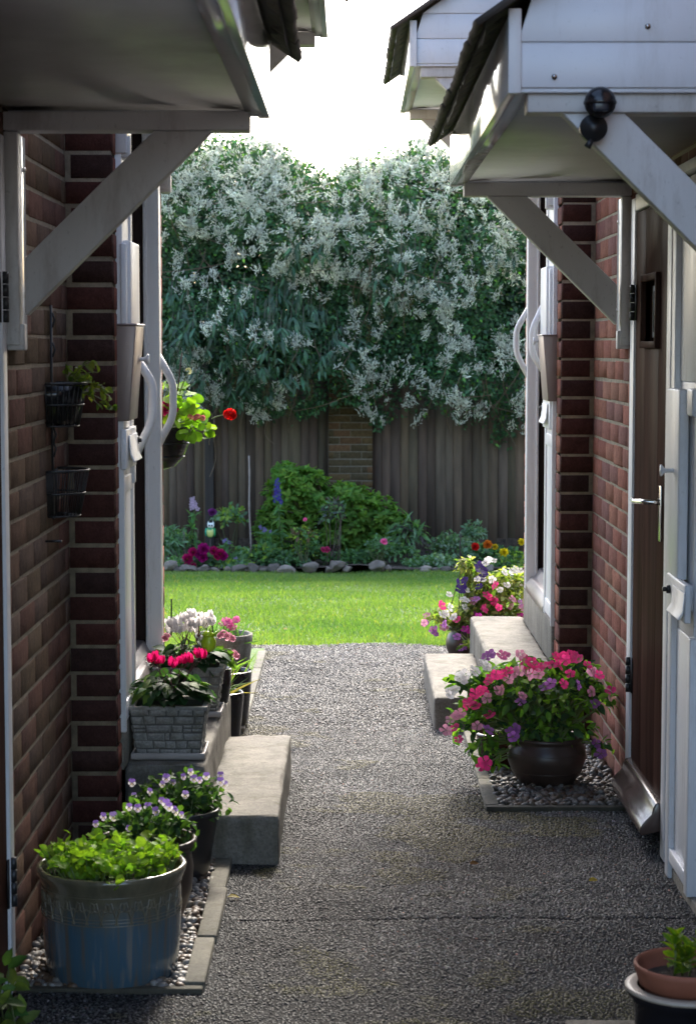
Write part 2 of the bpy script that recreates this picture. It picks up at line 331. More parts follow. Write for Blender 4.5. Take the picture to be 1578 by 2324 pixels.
# edging strips: two concrete lengths on the left, timber across the front, and those round the right bed and along the lawn
mb = MB()
for (y0, y1) in ((4.69, 5.055), (5.06, 5.52), (5.526, 5.868)):
    o = .002*rng.normal(); mb.box(-.403+o, -.352+o, y0, y1, -.05, .022+o)
for (y0, y1) in ((7.9, 8.7), (8.71, 9.4), (9.41, 9.95)): mb.box(-.465, -.425, y0, y1, -.05, .02)
for (y0, y1) in ((6.58, 6.98), (6.985, 7.38), (7.386, 7.9)): mb.box(.452, .498, y0, y1, -.05, .018)
mb.box(.49, .66, 4.28, 4.44, -.05, .016)
tag(mb.build('kerb', KERB, bevel=.004), kind='structure')
mb = MB(); mb.box(-.80, -.355, 4.655, 4.685, -.05, .016, (.05, .045, .03)); mb.box(.452, .94, 6.545, 6.575, -.05, .016, (.05, .045, .03))
tag(mb.build('timber_edging', FENCEWOOD, bevel=.003), kind='structure')

# ------------------------------------------------------------------ brick houses
RED = [(.25, .095, .068), (.22, .09, .068), (.26, .11, .075), (.205, .095, .078), (.185, .085, .072), (.25, .115, .08)]
BROWN = [(.145, .085, .058), (.135, .086, .056), (.155, .078, .058), (.13, .088, .056), (.135, .09, .068), (.145, .078, .058)]
SHADEB = [(.068, .028, .022), (.055, .026, .022), (.075, .03, .024), (.05, .027, .023)]  # same house brick, with the shade on the pier fronts painted into its colour
def bricks(mb, org, uv, nv, L, z0, z1, pal, phase=0., mode='stretcher', jit=.0006, seed=0):
    """one skin of separate bricks with recessed bed joints, along uv from org, facing nv"""
    r = np.random.default_rng(seed); uv = np.array(uv, float); nv = np.array(nv, float); org = np.array(org, float)
    row = int(math.ceil((z1-z0)/.075))
    for k in range(row):
        za = z0+k*.075+.0055; zb = min(z0+(k+1)*.075-.0055, z1)
        if zb-za < .01: continue
        if mode == 'stretcher':
            off = (phase+(.1125 if k % 2 else 0)) % .225; cuts = [0]+[c for c in np.arange(off, L, .225) if .03 < c < L-.012]+[L]
        elif mode == 'header': cuts = [.016*(k % 2), L]
        else: cuts = [0, L]
        for a, b in zip(cuts[:-1], cuts[1:]):
            g = .003; a2 = a+(g if a > .02 else 0); b2 = b-(g if b < L-1e-6 else 0)
            j = r.normal(0, jit); zb += r.normal(0, .0008); c = np.array(pal[r.integers(len(pal))])*r.uniform(.9, 1.1); ch = .0022; dz0, dz1 = r.normal(0, .0012, 2)
            q = [(a2, za+dz0, -.05), (b2, za+dz0, -.05), (b2, zb+dz1, -.05), (a2, zb+dz1, -.05), (a2, za+dz0, j-ch), (b2, za+dz0, j-ch), (b2, zb+dz1, j-ch), (a2, zb+dz1, j-ch),
                 (a2+ch, za+ch, j), (b2-ch, za+ch, j), (b2-ch, zb-ch, j), (a2+ch, zb-ch, j)]
            V = [org+uv*u+nv*n+np.array([0, 0, z]) for u, z, n in q]
            Fc = [(0, 1, 5, 4), (1, 2, 6, 5), (2, 3, 7, 6), (3, 0, 4, 7), (4, 5, 9, 8), (5, 6, 10, 9), (6, 7, 11, 10), (7, 4, 8, 11), (8, 9, 10, 11)]
            mb.add(V, Fc, c)
    d = -.003; V = [org+nv*d, org+uv*L+nv*d, org+uv*L+nv*d, org+nv*d]
    V = [V[0]+[0, 0, z0], V[1]+[0, 0, z0], V[2]+[0, 0, z1], V[3]+[0, 0, z1]]; mb.add(V, [(0, 1, 2, 3)], (1, 1, 1), 1)
XL, PL, XR, PR = -.815, -.684, .947, .822
HL = thing('brick_house', 'brown brick house left of the path, with a wire basket rack on its wall', 'house', (XL, 6, 0))
HR = thing('brick_house', 'red brick house on the right of the path, with a dark wooden door', 'house', (XR, 7, 0))
mb = MB()
bricks(mb, (XL, 4.71, 0), (0, 1, 0), (1, 0, 0), 1.04, -.0, 3.3, BROWN, .06, seed=1)
bricks(mb, (XL, 5.75, 0), (1, 0, 0), (0, -1, 0), .131, 0, 3.3, SHADEB, mode='header', seed=2)
bricks(mb, (PL, 5.80, 0), (0, 1, 0), (1, 0, 0), .08, 0, 3.3, RED, .1025, seed=3)
bricks(mb, (PL, 7.10, 0), (0, 1, 0), (1, 0, 0), .17, .0, 3.3, RED, .1025, seed=4)
bricks(mb, (PL, 7.27, 0), (-1, 0, 0), (0, 1, 0), 1.6, 0, 3.3, RED, .1, seed=5)
bricks(mb, (XL, 3.0, 0), (0, 1, 0), (1, 0, 0), .72, 0, 3.3, BROWN, .06, seed=6)
mb.box(XL-.05, PL-.003, 5.7525, 5.86, 0, 3.3, m=1)
mb.box(-4.5, XL-.05, 2.2, 7.2, 0, 3.3, m=2); mb.box(XL-.1, XL-.05, 2.2, 5.75, 0, 3.3, m=2); mb.box(-4.5, PL-.16, 5.76, 7.22, 0, 3.3, m=2)
mb.box(XL-.05, PL-.01, 5.86, 7.15, 2.62, 3.3, m=2); mb.box(XL-.05, PL-.02, 5.86, 7.2, 0, .06, m=2)
mb.box(XL-.06, XL, 2.2, 3.0, 0, 3.3, m=2); mb.box(XL-.05, XL, 3.7, 4.72, 2.05, 3.3, m=2)
mb.build('wall', [BRICK, MORTAR, BRICKWALL], HL)
mb = MB()
bricks(mb, (XR, 6.745, 0), (0, 1, 0), (-1, 0, 0), 1.035, 0, 3.3, RED, .09, seed=11)
bricks(mb, (XR, 7.78, 0), (-1, 0, 0), (0, -1, 0), .125, 0, 3.3, SHADEB, mode='header', seed=12)
bricks(mb, (PR, 7.83, 0), (0, 1, 0), (-1, 0, 0), .155, 0, 3.3, RED, .1025, seed=13)
bricks(mb, (PR, 9.24, 0), (0, 1, 0), (-1, 0, 0), .17, 0, 3.3, RED, .1025, seed=14)
bricks(mb, (PR, 9.41, 0), (1, 0, 0), (0, 1, 0), 1.6, 0, 3.3, RED, .1, seed=15)
bricks(mb, (XR, 5.775, 0), (0, 1, 0), (-1, 0, 0), .115, 0, 3.3, BROWN, .1, mode='one', seed=16)
mb.box(PR+.003, XR+.05, 7.7825, 7.97, 0, 3.3, m=1)
mb.box(XR+.05, 4.5, 2.2, 9.35, 0, 3.3, m=2); mb.box(PR+.16, 4.5, 7.8, 9.36, 0, 3.3, m=2)
mb.box(PR+.01, XR+.05, 7.98, 9.3, 2.64, 3.3, m=2); mb.box(PR+.02, XR+.05, 7.98, 9.3, 0, .06, m=2)
mb.box(XR, XR+.06, 2.2, 4.35, 0, 3.3, m=2); mb.box(XR, XR+.05, 4.35, 6.745, 2.06, 3.3, m=2)
mb.build('wall', [BRICK, MORTAR, BRICKWALL], HR)
# the low pitched roofs above the walls
for h, s in ((HL, -1), (HR, 1)):
    mb = MB(); e = .62; y1 = 7.5 if s < 0 else 9.65
    a, b = (PL if s < 0 else PR), s*3.6
    mb.prism([(a-s*.12, 3.2), (b, 5.2), (b, 5.28), (a-s*.12, 3.3)], 'y', 2.2, y1); mb.build('roof', TILE, h)

# ------------------------------------------------------------------ porch canopies
def canopy(house, s, xw, xf, y0, y1, zs, post_b):
    """s=+1 right house, -1 left; xw wall, xf fascia plane, y0 near end, y1 far end, zs soffit height"""
    def sx(o): return xf+s*o                       # o metres back from the fascia towards the wall
    W = abs(xw-xf); mb = MB(); tan = math.tan(R(36)); fh = .155
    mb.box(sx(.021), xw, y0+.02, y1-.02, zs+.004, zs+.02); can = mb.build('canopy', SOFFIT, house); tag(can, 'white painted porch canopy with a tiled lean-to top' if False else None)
    mb = MB(); mb.box(sx(0), sx(.02), y0, y1, zs-.012, zs+fh); mb.build('fascia', GLOSS, can, bevel=.002)
    mb = MB(); mb.box(sx(.02), sx(.055), y0+.03, y1-.03, zs-.006, zs+.006); mb.build('edge_trim', GLOSS, can)
    for yy, dy, nm in ((y0, .018, 'gable_cladding'), (y1, -.018, 'gable_cladding')):
        mb = MB(); ya, yb = min(yy, yy+dy), max(yy, yy+dy); k = 0; z = zs-.004
        while True:
            zt = z+.098; w0 = .022
            xa = max(w0, (z-zs-fh)/tan); top = zs+fh+tan*(W)
            if z > top-.02 or xa >= W-.02: break
            xb = max(w0, (zt-zs-fh)/tan)
            yo = ya+(.006 if dy > 0 else 0); yp = yb-(0 if dy > 0 else .006)
            mb.prism([(sx(xa), z+.004), (sx(W), z+.004), (sx(W), zt), (sx(min(xb, W-.01)), zt)], 'y', yo, yp)
            mb.prism([(sx(xa), z-.006), (sx(W), z-.006), (sx(W), z+.004), (sx(xa), z+.004)], 'y', yo+.005, yp+.001)
            z = zt; k += 1
        mb.build(nm, CLAD, can, bevel=.0025)
        mb = MB(); mb.box(sx(.0), sx(.028), ya-.005*(dy > 0), yb+.005*(dy < 0), zs-.013, zs+fh+.012); mb.build('corner_board', WHITE, can, bevel=.002)
    # tiled slope
    mb = MB(); ns = 3; gauge = (W+.07)/math.cos(R(36))/ns*1.0; tw = .3; ny = int(round((y1-y0+.1)/tw)); tw = (y1-y0+.1)/ny
    ux = np.array([s*math.cos(R(36)), 0, math.sin(R(36))]); un = np.array([-s*math.sin(R(36)), 0, math.cos(R(36))])
    base = np.array([xf-s*.068, 0, zs+fh-.032]); t = np.linspace(0, 1, 13); prof = .0028*np.maximum(0, np.sin(t*6.283*2-.6))**.7+.004
    for i in range(ns):
        for j in range(ny):
            jz = rng.normal(0, .0015); jl = rng.normal(0, .002); o = base+ux*(i*gauge+jl)+np.array([0, y0-.05+j*tw, 0]); V = []
            for lo, off in ((0, .012+jz*.6), (gauge+.05, .002)):
                for top in (1, 0):
                    for q in range(13): V.append(o+ux*lo+np.array([0, tw*t[q], 0])+un*(off+prof[q]-(0 if top else .015)))
            n = 13; Fc = []
            for q in range(n-1):
                Fc += [(q, q+1, 2*n+q+1, 2*n+q), (n+q, 3*n+q, 3*n+q+1, n+q+1), (q, n+q, n+q+1, q+1)]
            Fc += [(0, 2*n, 3*n, n), (n-1, 2*n-1, 4*n-1, 3*n-1)]
            mb.add(V, Fc)
    mb.build('roof_tiles', TILE, can)
    mb = MB()                                       # torn felt hanging out under the eaves
    yy = np.linspace(y0-.03, y1+.04, 70); dr = .02+.012*nE(yy*4)+.006*rng.random(70); pa = []
    for q in range(70): pa += [(xf-s*.004, yy[q], zs+fh+.012), (xf-s*.05, yy[q], zs+fh-.012), (xf-s*(.052+.0*dr[q]), yy[q], zs+fh-.02-min(max(0, dr[q]), .035))]
    Fc = [(q*3+e, q*3+e+1, q*3+e+4, q*3+e+3) for q in range(69) for e in (0, 1)]
    mb.add(pa, Fc); mb.build('roof_felt', FELT, can)
    for yy, dd in ((y0+.03, .065), (y1-.085, .065)):  # a gallows bracket at each end
        mb = MB(); ya, yb = yy, yy+dd
        mb.box(xw-s*.0, xw-s*.032, ya, yb-.015, post_b, zs-.052)                                   # post
        mb.box(xw, sx(.045), ya-.004, yb+.012, zs-.05, zs-.006)                                   # beam
        wb = .135; x1 = xw-s*.046; hb = zs-.05; zb = post_b+.07; Lx = hb-zb
        x2 = xw-s*min(W-.09, .046+Lx*1.02)
        mb.prism([(x1, zb), (x1, zb+wb), (x2+s*wb, hb), (x2, hb)], 'y', ya+.006, yb-.004)          # brace
        mb.box(xw-s*.0005, xw-s*.042, ya+.01, yb-.02, post_b-.012, post_b+.05)
        br = mb.build('bracket', TIMBER, can, bevel=.003)
        MB().box(xw, xw-s*.029, yb-.012, yb+.07, post_b-.01, zs-.054).build('back_plate', GLOSS, can, bevel=.002)
        for zz in (post_b+.12, post_b+.42): MB().tube([(xw-s*.029, yy+.1, zz), (xw-s*.035, yy+.1, zz)], .006, 6).build('bracket_screw', CHROME, can)
    return can
canopy(HL, -1, XL, -.193, 2.25, 4.82, 2.105, 1.552)
canopy(HL, -1, PL, -.082, 5.83, 7.26, 2.665, 2.11)
canopy(HR, 1, XR, .338, 4.35, 6.87, 2.105, 1.552)
canopy(HR, 1, PR, .233, 8.0, 9.58, 2.665, 2.11)

for o_, p_ in ((.338+.10, 2.128), (.338+.42, 2.17), (.338+.3, 2.235)):
    mb = MB(); mb.lathe([(.0, .004), (.004, .003), (.0065, 0)], (0, 0, 0), 10); A = mb.V[0]; mb.V[0] = np.stack([o_+A[:, 0], 4.352-A[:, 2], p_+A[:, 1]], -1); mb.build('cladding_pin', CHROME, [q for q in bpy.data.objects if q.name.startswith('canopy')][2])
# ------------------------------------------------------------------ doorways: side panel, recessed dark door, letter box, rails
def rail(house, pts, r=.0115):
    P = np.array(pts); Q = [P[0]]
    for i in range(1, len(P)-1):                    # round the bends
        a, b, c = P[i-1], P[i], P[i+1]; k = .28
        p0 = b+(a-b)*k; p2 = b+(c-b)*k
        for t in np.linspace(0, 1, 6): Q.append((1-t)**2*p0+2*t*(1-t)*b+t*t*p2)
    Q.append(P[-1]); mb = MB(); mb.tube(Q, r, 12)
    d = nz(np.array([0, 0, 1.])); o = mb.build('grab_rail', WHITE, house, smooth=True)
    for e, sg in ((P[0], 1), (P[-1], -1)): MB().box(e[0]-.004, e[0]+.004, e[1]-.02, e[1]+.02, min(e[2]-.012*sg, e[2]+.075*sg), max(e[2]-.012*sg, e[2]+.075*sg)).build('fixing_plate', WHITE, o, bevel=.002)
    return o
def doorway(house, s, xo, ya, yb, yc, zf, ztop, letter, cover, wedge, rails=True):
    """s outward sign (+1 faces +X); ya-yb side panel, yb-yc door opening, zf floor, letter/cover/wedge = heights"""
    X = lambda o: xo+s*o
    mb = MB(); st = .05
    mb.box(X(-.04), X(.010), ya, ya+st, zf-.01, ztop); mb.box(X(-.04), X(.010), yb-st, yb, zf-.01, ztop)
    mb.box(X(-.04), X(.004), ya+st, yb-st, zf, ztop); mb.box(X(-.04), X(.009), ya+st, yb-st, letter-.14, letter-.09)
    mb.box(X(-.04), X(.009), ya+st, yb-st, zf, zf+.06)
    mb.build('side_panel', WHITE, house, bevel=.003)
    mb = MB(); mb.box(X(-.043), X(.012), yc-.03, yc+.045, zf-.02, ztop+.05); mb.box(X(-.043), X(-.03), yc-.04, yc-.03, zf, ztop)
    mb.box(X(-.075), X(.012), ya-.012, yc+.0, ztop, ztop+.055); mb.box(X(-.02), X(.016), ya-.018, ya-.0, zf-.02, ztop+.03)
    mb.build('door_frame', WHITE, house, bevel=.003)
    mb = MB(); mb.box(X(-.12), X(-.085), yb-.1, yc+.04, zf+.03, ztop, m=1)
    mb.box(X(-.085), X(-.076), yb+.01, yb+.1, zf+.05, ztop-.01, m=1); mb.box(X(-.085), X(-.076), yc-.12, yc-.0, zf+.05, ztop-.01, m=1)
    for q in (.22, 1.02, 1.95): mb.box(X(-.085), X(-.074), yb+.1, yc-.12, zf+q-.05, zf+q+.05, m=1)
    mb.box(X(-.14), X(-.046), yc-.02, yc+.03, zf, ztop, m=1); d = mb.build('door', [GLASSDARK, BROWNDOOR], house, bevel=.003)
    mb = MB(); mb.prism([(X(-.09), zf-.02), (X(.012), zf-.02), (X(.014), zf+.01), (X(-.01), zf+.045), (X(-.03), zf+.05), (X(-.05), zf+.085), (X(-.09), zf+.09)], 'y', yb, yc-.032)
    mb.build('door_sill', plain('sill_paint', (.2, .17, .16), .35, .3, 12), house, bevel=.004)
    if letter:
        mb = MB(); yl0, yl1 = yb-.34, yb-.06; mb.box(X(.006), X(.024), yl0, yl1, letter-.065, letter+.055); lb = mb.build('letter_box', WHITE, house, bevel=.004)
        mb = MB(); mb.prism([(X(.025), letter+.035), (X(.029), letter+.035), (X(.034), letter-.02), (X(.044), letter-.042), (X(.041), letter-.046), (X(.03), letter-.026)], 'y', yl0+.05, yl1-.02); mb.build('flap', WHITE, lb, bevel=.001)
        mb = MB(); mb.tube([(X(.024), yl1-.02, letter+.012), (X(.034), yl1-.02, letter+.012)], .012, 12); mb.tube([(X(.034), yl1-.02, letter+.012), (X(.042), yl1-.02, letter+.012)], .007, 10); mb.build('bell_push', IRON, lb)
    if cover:
        mb = MB(); z0, z1 = cover; mb.box(X(.004), X(.037), yb-.30, yb-.05, z0, z1); mb.box(X(.01), X(.028), yb-.34, yb-.302, z0+.02, z1-.01); cv = mb.build('cover_box', WHITE, house, bevel=.005)
        mb = MB(); zk = z0+.04 if wedge else z0+.17; yk = yb-.14
        mb.lathe([(.006, 0), (.006, .02), (.008, .026), (.017, .032), (.016, .036), (0, .037)], (0, 0, 0), 14)
        V = mb.V[0]; mb.V[0] = np.stack([X(.037)+s*V[:, 2], yk+V[:, 0], zk+V[:, 1]], -1); mb.build('knob', WHITE, cv, smooth=True)
    if wedge:
        mb = MB(); z0, z1 = wedge; y0, y1 = ya-.03, ya+.2
        V = [(X(-.004), y0, z0), (X(.034), y0, z0), (X(.056), y0, z1), (X(-.008), y0, z1)]; V += [(a, y1, c) for a, b, c in V]
        mb.add(V, [(0, 1, 2, 3), (7, 6, 5, 4), (0, 4, 5, 1), (1, 5, 6, 2), (2, 6, 7, 3), (3, 7, 4, 0)]); mb.box(X(-.01), X(.06), y0-.004, y1, z1, z1+.006); mb.build('wall_box', STEEL, house, bevel=.004)
# left
doorway(HL, 1, PL, 5.885, 6.20, 7.06, .42, 2.6, 1.25, (1.47, 1.86), (1.33, 1.61))
rl = lambda pts, Y: [at(x, y, Y) for x, y in pts]
rail(HL, rl([(309, 812), (347, 870), (347, 952), (304, 1040)], 6.17), .0135); rail(HL, rl([(358, 806), (393, 868), (393, 945), (359, 1010)], 7.09), .0135)
# right, beyond the pier
doorway(HR, -1, PR, 8.0, 8.35, 9.2, .44, 2.6, 1.28, (1.53, 1.87), (1.33, 1.59))
rail(HR, rl([(1200, 697), (1170, 748), (1170, 802), (1198, 855)], 9.22), .0135); rail(HR, rl([(1234, 688), (1206, 748), (1206, 802), (1234, 845)], 8.32), .0135)
# right, nearest: white door beside the dark wooden one
doorway(HR, -1, XR-.012, 5.0, 5.76, 5.77, .03, 2.03, .865, None, None) if False else None
mb = MB(); X = lambda o: XR-o
mb.box(X(-.04), X(.006), 5.44, 5.74, .05, .74); mb.box(X(-.04), X(.006), 5.44, 5.74, 1.45, 2.02); mb.box(X(-.04), X(.022), 5.71, 5.77, .0, 2.05); mb.box(X(-.04), X(.02), 5.40, 5.45, .03, .75); mb.box(X(-.04), X(.02), 5.45, 5.71, .05, .09)
mb.box(X(-.04), X(.004), 5.44, 5.74, .74, 1.45); mb.box(X(-.05), X(.02), 4.35, 5.77, 2.03, 2.06)
mb.build('side_panel', WHITE, HR, bevel=.003)
mb = MB(); mb.box(X(-.06), X(-.03), 4.4, 5.4, .04, 2.03); mb.box(X(-.03), X(-.02), 4.4, 4.5, .04, 2.03, m=1); mb.box(X(-.03), X(-.02), 5.33, 5.395, .04, 2.03, m=1); mb.box(X(-.03), X(-.021), 4.5, 5.33, .04, .8, m=1)
mb.build('door', [GLASSDARK, WHITE], HR, bevel=.003)
mb = MB(); mb.box(X(.012), X(.040), 5.51, 5.73, .90, 1.43); cv = mb.build('cover_box', WHITE, HR, bevel=.005)
mb = MB(); mb.box(X(-.02), X(.03), 5.36, 5.45, 1.36, 1.435); mb.build('cover_box', WHITE, HR, bevel=.006)
mb = MB(); mb.lathe([(.006, 0), (.006, .02), (.008, .026), (.017, .032), (.016, .036), (0, .037)], (0, 0, 0), 14); V = mb.V[0]
k0 = at(1530, 1070, 5.55); mb.V[0] = np.stack([X(.04)-V[:, 2], 5.60+V[:, 0], k0[2]+V[:, 1]], -1); mb.build('knob', WHITE, cv, smooth=True)
mb = MB(); mb.box(X(.026), X(.045), 5.35, 5.66, .80, .905); mb.box(X(-.01), X(.026), 5.45, 5.6, .82, .89); lb = mb.build('letter_box', WHITE, HR, bevel=.004)
mb = MB(); mb.prism([(X(.046), .885), (X(.049), .885), (X(.053), .835), (X(.066), .815), (X(.063), .811), (X(.05), .828)], 'y', 5.33, 5.53); mb.build('flap', WHITE, lb, bevel=.001)
mb = MB(); mb.tube([(X(.045), 5.595, .865), (X(.055), 5.595, .865)], .012, 12); mb.tube([(X(.055), 5.595, .865), (X(.066), 5.595, .865)], .007, 10); mb.build('bell_push', IRON, lb)
mb = MB(); mb.box(X(-.06), X(.01), 4.35, 5.77, -.02, .032); mb.build('door_sill', CONC, HR, bevel=.006)
# right, dark wooden cupboard door
mb = MB(); mb.box(X(-.03), X(.006), 6.66, 6.745, .0, 2.04); mb.box(X(-.03), X(.006), 5.89, 5.965, .0, 2.04); mb.box(X(-.03), X(.005), 5.965, 6.66, 1.995, 2.05); mb.build('door_frame', WHITE, HR, bevel=.003)
mb = MB(); ya, yb, za, zb = 6.16, 6.45, 1.565, 1.755
for a in ((5.972, ya, .06, 1.99), (yb, 6.655, .06, 1.99), (ya, yb, .06, za), (ya, yb, zb, 1.99)): mb.box(X(-.035), X(-.001), *a)
wd = mb.build('door', DOORWOOD, HR, bevel=.002)
wd['label'] = 'dark brown varnished wooden door'
mb = MB(); f = .022
for a in ((ya-f, ya, za-f, zb+f), (yb, yb+f, za-f, zb+f), (ya, yb, za-f, za), (ya, yb, zb, zb+f)): mb.box(X(-.02), X(.014), *a)
mb.build('vent_frame', DOORWOOD, wd, bevel=.002)
mb = MB(); mb.box(X(-.035), X(-.028), ya, yb, za, zb, m=1); mb.box(X(-.028), X(-.022), yb-.19, yb-.01, za+.012, zb-.012)
for q in range(4): mb.box(X(-.022), X(-.0215), yb-.17+q*.04, yb-.155+q*.04, za+.03, zb-.03, m=1)
mb.build('vent', [WHITE, IRON], wd)
mb = MB(); mb.box(X(-.001), X(.006), 6.045, 6.085, .955, 1.125); mb.tube([(X(.006), 6.065, 1.075), (X(.03), 6.065, 1.075), (X(.05), 6.07, 1.075), (X(.057), 6.09, 1.075), (X(.06), 6.13, 1.072), (X(.068), 6.165, 1.07), (X(.075), 6.175, 1.078)], [.011, .008, .009, .009, .008, .008, .006], 10); mb.build('handle', CHROME, wd, bevel=.001)
for zz in (.44, 1.69):
    mb = MB()
    for q in range(4): mb.tube([(X(.011), 6.662, zz-.055+q*.03), (X(.011), 6.662, zz-.027+q*.03)], .0085, 10)
    mb.box(X(-.0), X(.004), 6.63, 6.69, zz-.055, zz+.062); mb.build('hinge', IRON, wd)
mb = MB(); mb.prism([(X(-.005), .165), (X(.018), .16), (X(.026), .145), (X(.03), .125), (X(.05), .105), (X(.058), .095), (X(.064), .085), (X(.066), .065), (X(.058), .06), (X(-.005), .075)], 'y', 5.975, 6.652); mb.build('weather_bar', plain('weathered_bar', (.075, .05, .042), .25, .4, 20, coat=.3), wd, bevel=.004)
# left, nearest door at the frame edge
mb = MB(); X = lambda o: XL+o
mb.box(X(-.03), X(.006), 4.655, 4.712, 0, 2.04); mb.box(X(-.03), X(.006), 3.72, 3.79, 0, 2.04); mb.box(X(-.03), X(.005), 3.79, 4.655, 1.99, 2.05); mb.build('door_frame', WHITE, HL, bevel=.003)
mb = MB(); mb.box(X(-.035), X(-.001), 3.8, 4.65, .05, 1.985); ld = mb.build('door', DOORWOOD, HL, bevel=.002)
for zz in (.27, 1.66):
    mb = MB()
    for q in range(4): mb.tube([(X(.011), 4.668, zz-.055+q*.03), (X(.011), 4.668, zz-.027+q*.03)], .0085, 10)
    mb.box(X(-.0), X(.004), 4.64, 4.69, zz-.055, zz+.062); mb.build('hinge', IRON, ld)
# small fixings on the left wall
mb = MB(); p = at(98, 1228, 5.3); mb.tube([(XL, 5.3, p[2]), (XL+.045, 5.29, p[2]+.001)], .0035, 6); mb.build('nail', IRON, HL)

# ------------------------------------------------------------------ concrete steps
def step(x0, x1, y0, y1, z0, z1, label):
    mb = MB(); e = Noise(int(abs(x0*1000)), 3, f=5); e2 = Noise(int(abs(x0*1000))+1, 3, f=22); lo, hi = np.array([x0, y0, z0]), np.array([x1, y1, z1]); rr = .016
    for ax in range(3):
        b_, c_ = [i for i in range(3) if i != ax]; nb = max(6, int((hi-lo)[b_]/.012)); nc = max(6, int((hi-lo)[c_]/.012)); B, Cc = np.meshgrid(np.linspace(lo[b_], hi[b_], nb), np.linspace(lo[c_], hi[c_], nc))
        for sd in (lo, hi):
            V = np.zeros((nb*nc, 3)); V[:, ax] = sd[ax]; V[:, b_] = B.ravel(); V[:, c_] = Cc.ravel(); q = np.clip(V, lo+rr, hi-rr); nrm = nz(V-q); V = q+nrm*rr
            V = V+nrm*(.0016*e(V[:, 0], V[:, 1], V[:, 2])+.0007*e2(V[:, 0], V[:, 1], V[:, 2]))[:, None]*(1+1.5*(np.abs(nrm).max(1) < .9))[:, None]
            mb.add(V, np.array([(j*nb+i, j*nb+i+1, (j+1)*nb+i+1, (j+1)*nb+i) for j in range(nc-1) for i in range(nb-1)]))
    o = mb.build('concrete_step', CONC, smooth=True); tag(o, label, 'step', 'concrete doorsteps'); return o
step(-.452, -.216, 5.875, 7.11, -.03, .147, 'lower concrete step in front of the left doorway, right behind the viola pots')
step(PL, -.44, 5.93, 7.24, -.03, .288, 'upper concrete step at the left doorway, carrying two stone effect planters')
step(.338, .575, 7.985, 9.15, -.03, .130, 'lower concrete step at the right doorway, beside the pink impatiens bowl')
step(.57, PR-.001, 7.93, 9.45, -.03, .262, 'upper concrete step at the right doorway, below the pale rendered threshold')
for h, a, b, y0, y1, z0, z1 in ((HR, PR-.012, PR+.13, 7.99, 9.28, .26, .435), (HL, PL-.13, PL+.008, 5.885, 7.1, .28, .42)):
    mb = MB(); mb.box(a, b, y0, y1, z0, z1); mb.build('threshold', CONC, h, bevel=.008)

# ------------------------------------------------------------------ fence and brick pier
def slat_fence(xa, xb, label, posts):
    t = thing('wooden_fence', label, 'fence', ((xa+xb)/2, 20.6, -.6)); mb = MB(); x = xa; r = np.random.default_rng(int(abs(xa)*100))
    while x < xb-.02:
        wv = min(r.uniform(.072, .108), xb-x); c = np.array([.088, .064, .042])*r.uniform(.55, 1.4)*np.array([1, r.uniform(.92, 1.1), r.uniform(.85, 1.12)])
        y = 20.6; zt = 1.2+r.normal(0, .006)
        yj = r.normal(0, .003); mb.prism([(x, y+yj), (x+wv+.012, y-.002+yj), (x+wv+.012, y-.013+yj), (x, y-.006+yj)], 'z', -.66, zt, c); x += wv
    mb.build('boards', FENCEWOOD, t)
    mb = MB(); mb.box(xa, xb, 20.59, 20.63, -.66, -.44); mb.build('gravel_board', SOIL, t, bevel=.004)
    for xx in posts:
        mb = MB(); mb.box(xx-.045, xx+.045, 20.53, 20.6, -.7, 1.25, (.035, .03, .026)); mb.build('post', FENCEWOOD, t, bevel=.005)
slat_fence(-4.2, -.222, 'dark weathered board fence left of the brick pier, behind the dahlias', (-1.46, -3.3))
slat_fence(.222, 4.2, 'dark weathered board fence right of the brick pier, behind the red and yellow flowers', (2.2, 3.6))
mb = MB(); MOSSY = [(.085, .06, .03), (.10, .07, .035), (.075, .06, .035), (.11, .065, .035), (.07, .055, .03)]
bricks(mb, (-.225, 20.5, 0), (1, 0, 0), (0, -1, 0), .45, -.66, 1.3, MOSSY, .112, seed=31)
bricks(mb, (.225, 20.5, 0), (0, 1, 0), (1, 0, 0), .3, -.66, 1.3, MOSSY, .1, seed=32); bricks(mb, (-.225, 20.8, 0), (0, -1, 0), (-1, 0, 0), .3, -.66, 1.3, MOSSY, .1, seed=33)
mb.box(-.24, .24, 20.48, 20.82, 1.3, 1.36, m=1)
tag(mb.build('brick_pier', [BRICK, plain('old_mortar', (.13, .115, .085), .95, .3, 20)]), 'mossy brown brick pier between the two lengths of wooden fence', 'pier')

# ------------------------------------------------------------------ leaf and flower shapes
def T_diamond(wd=.5, fold=.12): return (np.array([(0, 0, 0), (-wd/2, .42, fold), (0, 1, -.06), (wd/2, .42, fold), (0, .45, 0)]), [(0, 4, 1), (1, 4, 2), (4, 0, 3), (4, 3, 2)], np.ones((5, 3)))
def T_leaf(wd=.5, fold=.1, droop=.25, st=((0, .1), (.2, .7), (.45, 1), (.75, .72), (1, .04)), wave=0):
    V = []; Fc = []
    for i, (t, k) in enumerate(st):
        z = -droop*t*t; h = wd/2*k; e = fold*k+wave*(-1)**i; V += [(-h, t, z+e), (0, t, z), (h, t, z+e)]
    for i in range(len(st)-1):
        a = 3*i; Fc += [(a, a+1, a+4, a+3), (a+1, a+2, a+5, a+4)]
    C = np.ones((len(V), 3)); C[1::3] = 1.18
    return (np.array(V, float), Fc, C)
OVATE = T_leaf(.55); LANCE = T_leaf(.26, .03, .45); ROUND = T_leaf(1., .12, .12, ((-.08, .55), (.12, .9), (.42, 1), (.75, .82), (.95, .35)), .015); HEART = T_leaf(.85, .06, .3, ((-.1, .45), (.1, .95), (.35, 1), (.7, .55), (1, .03)))
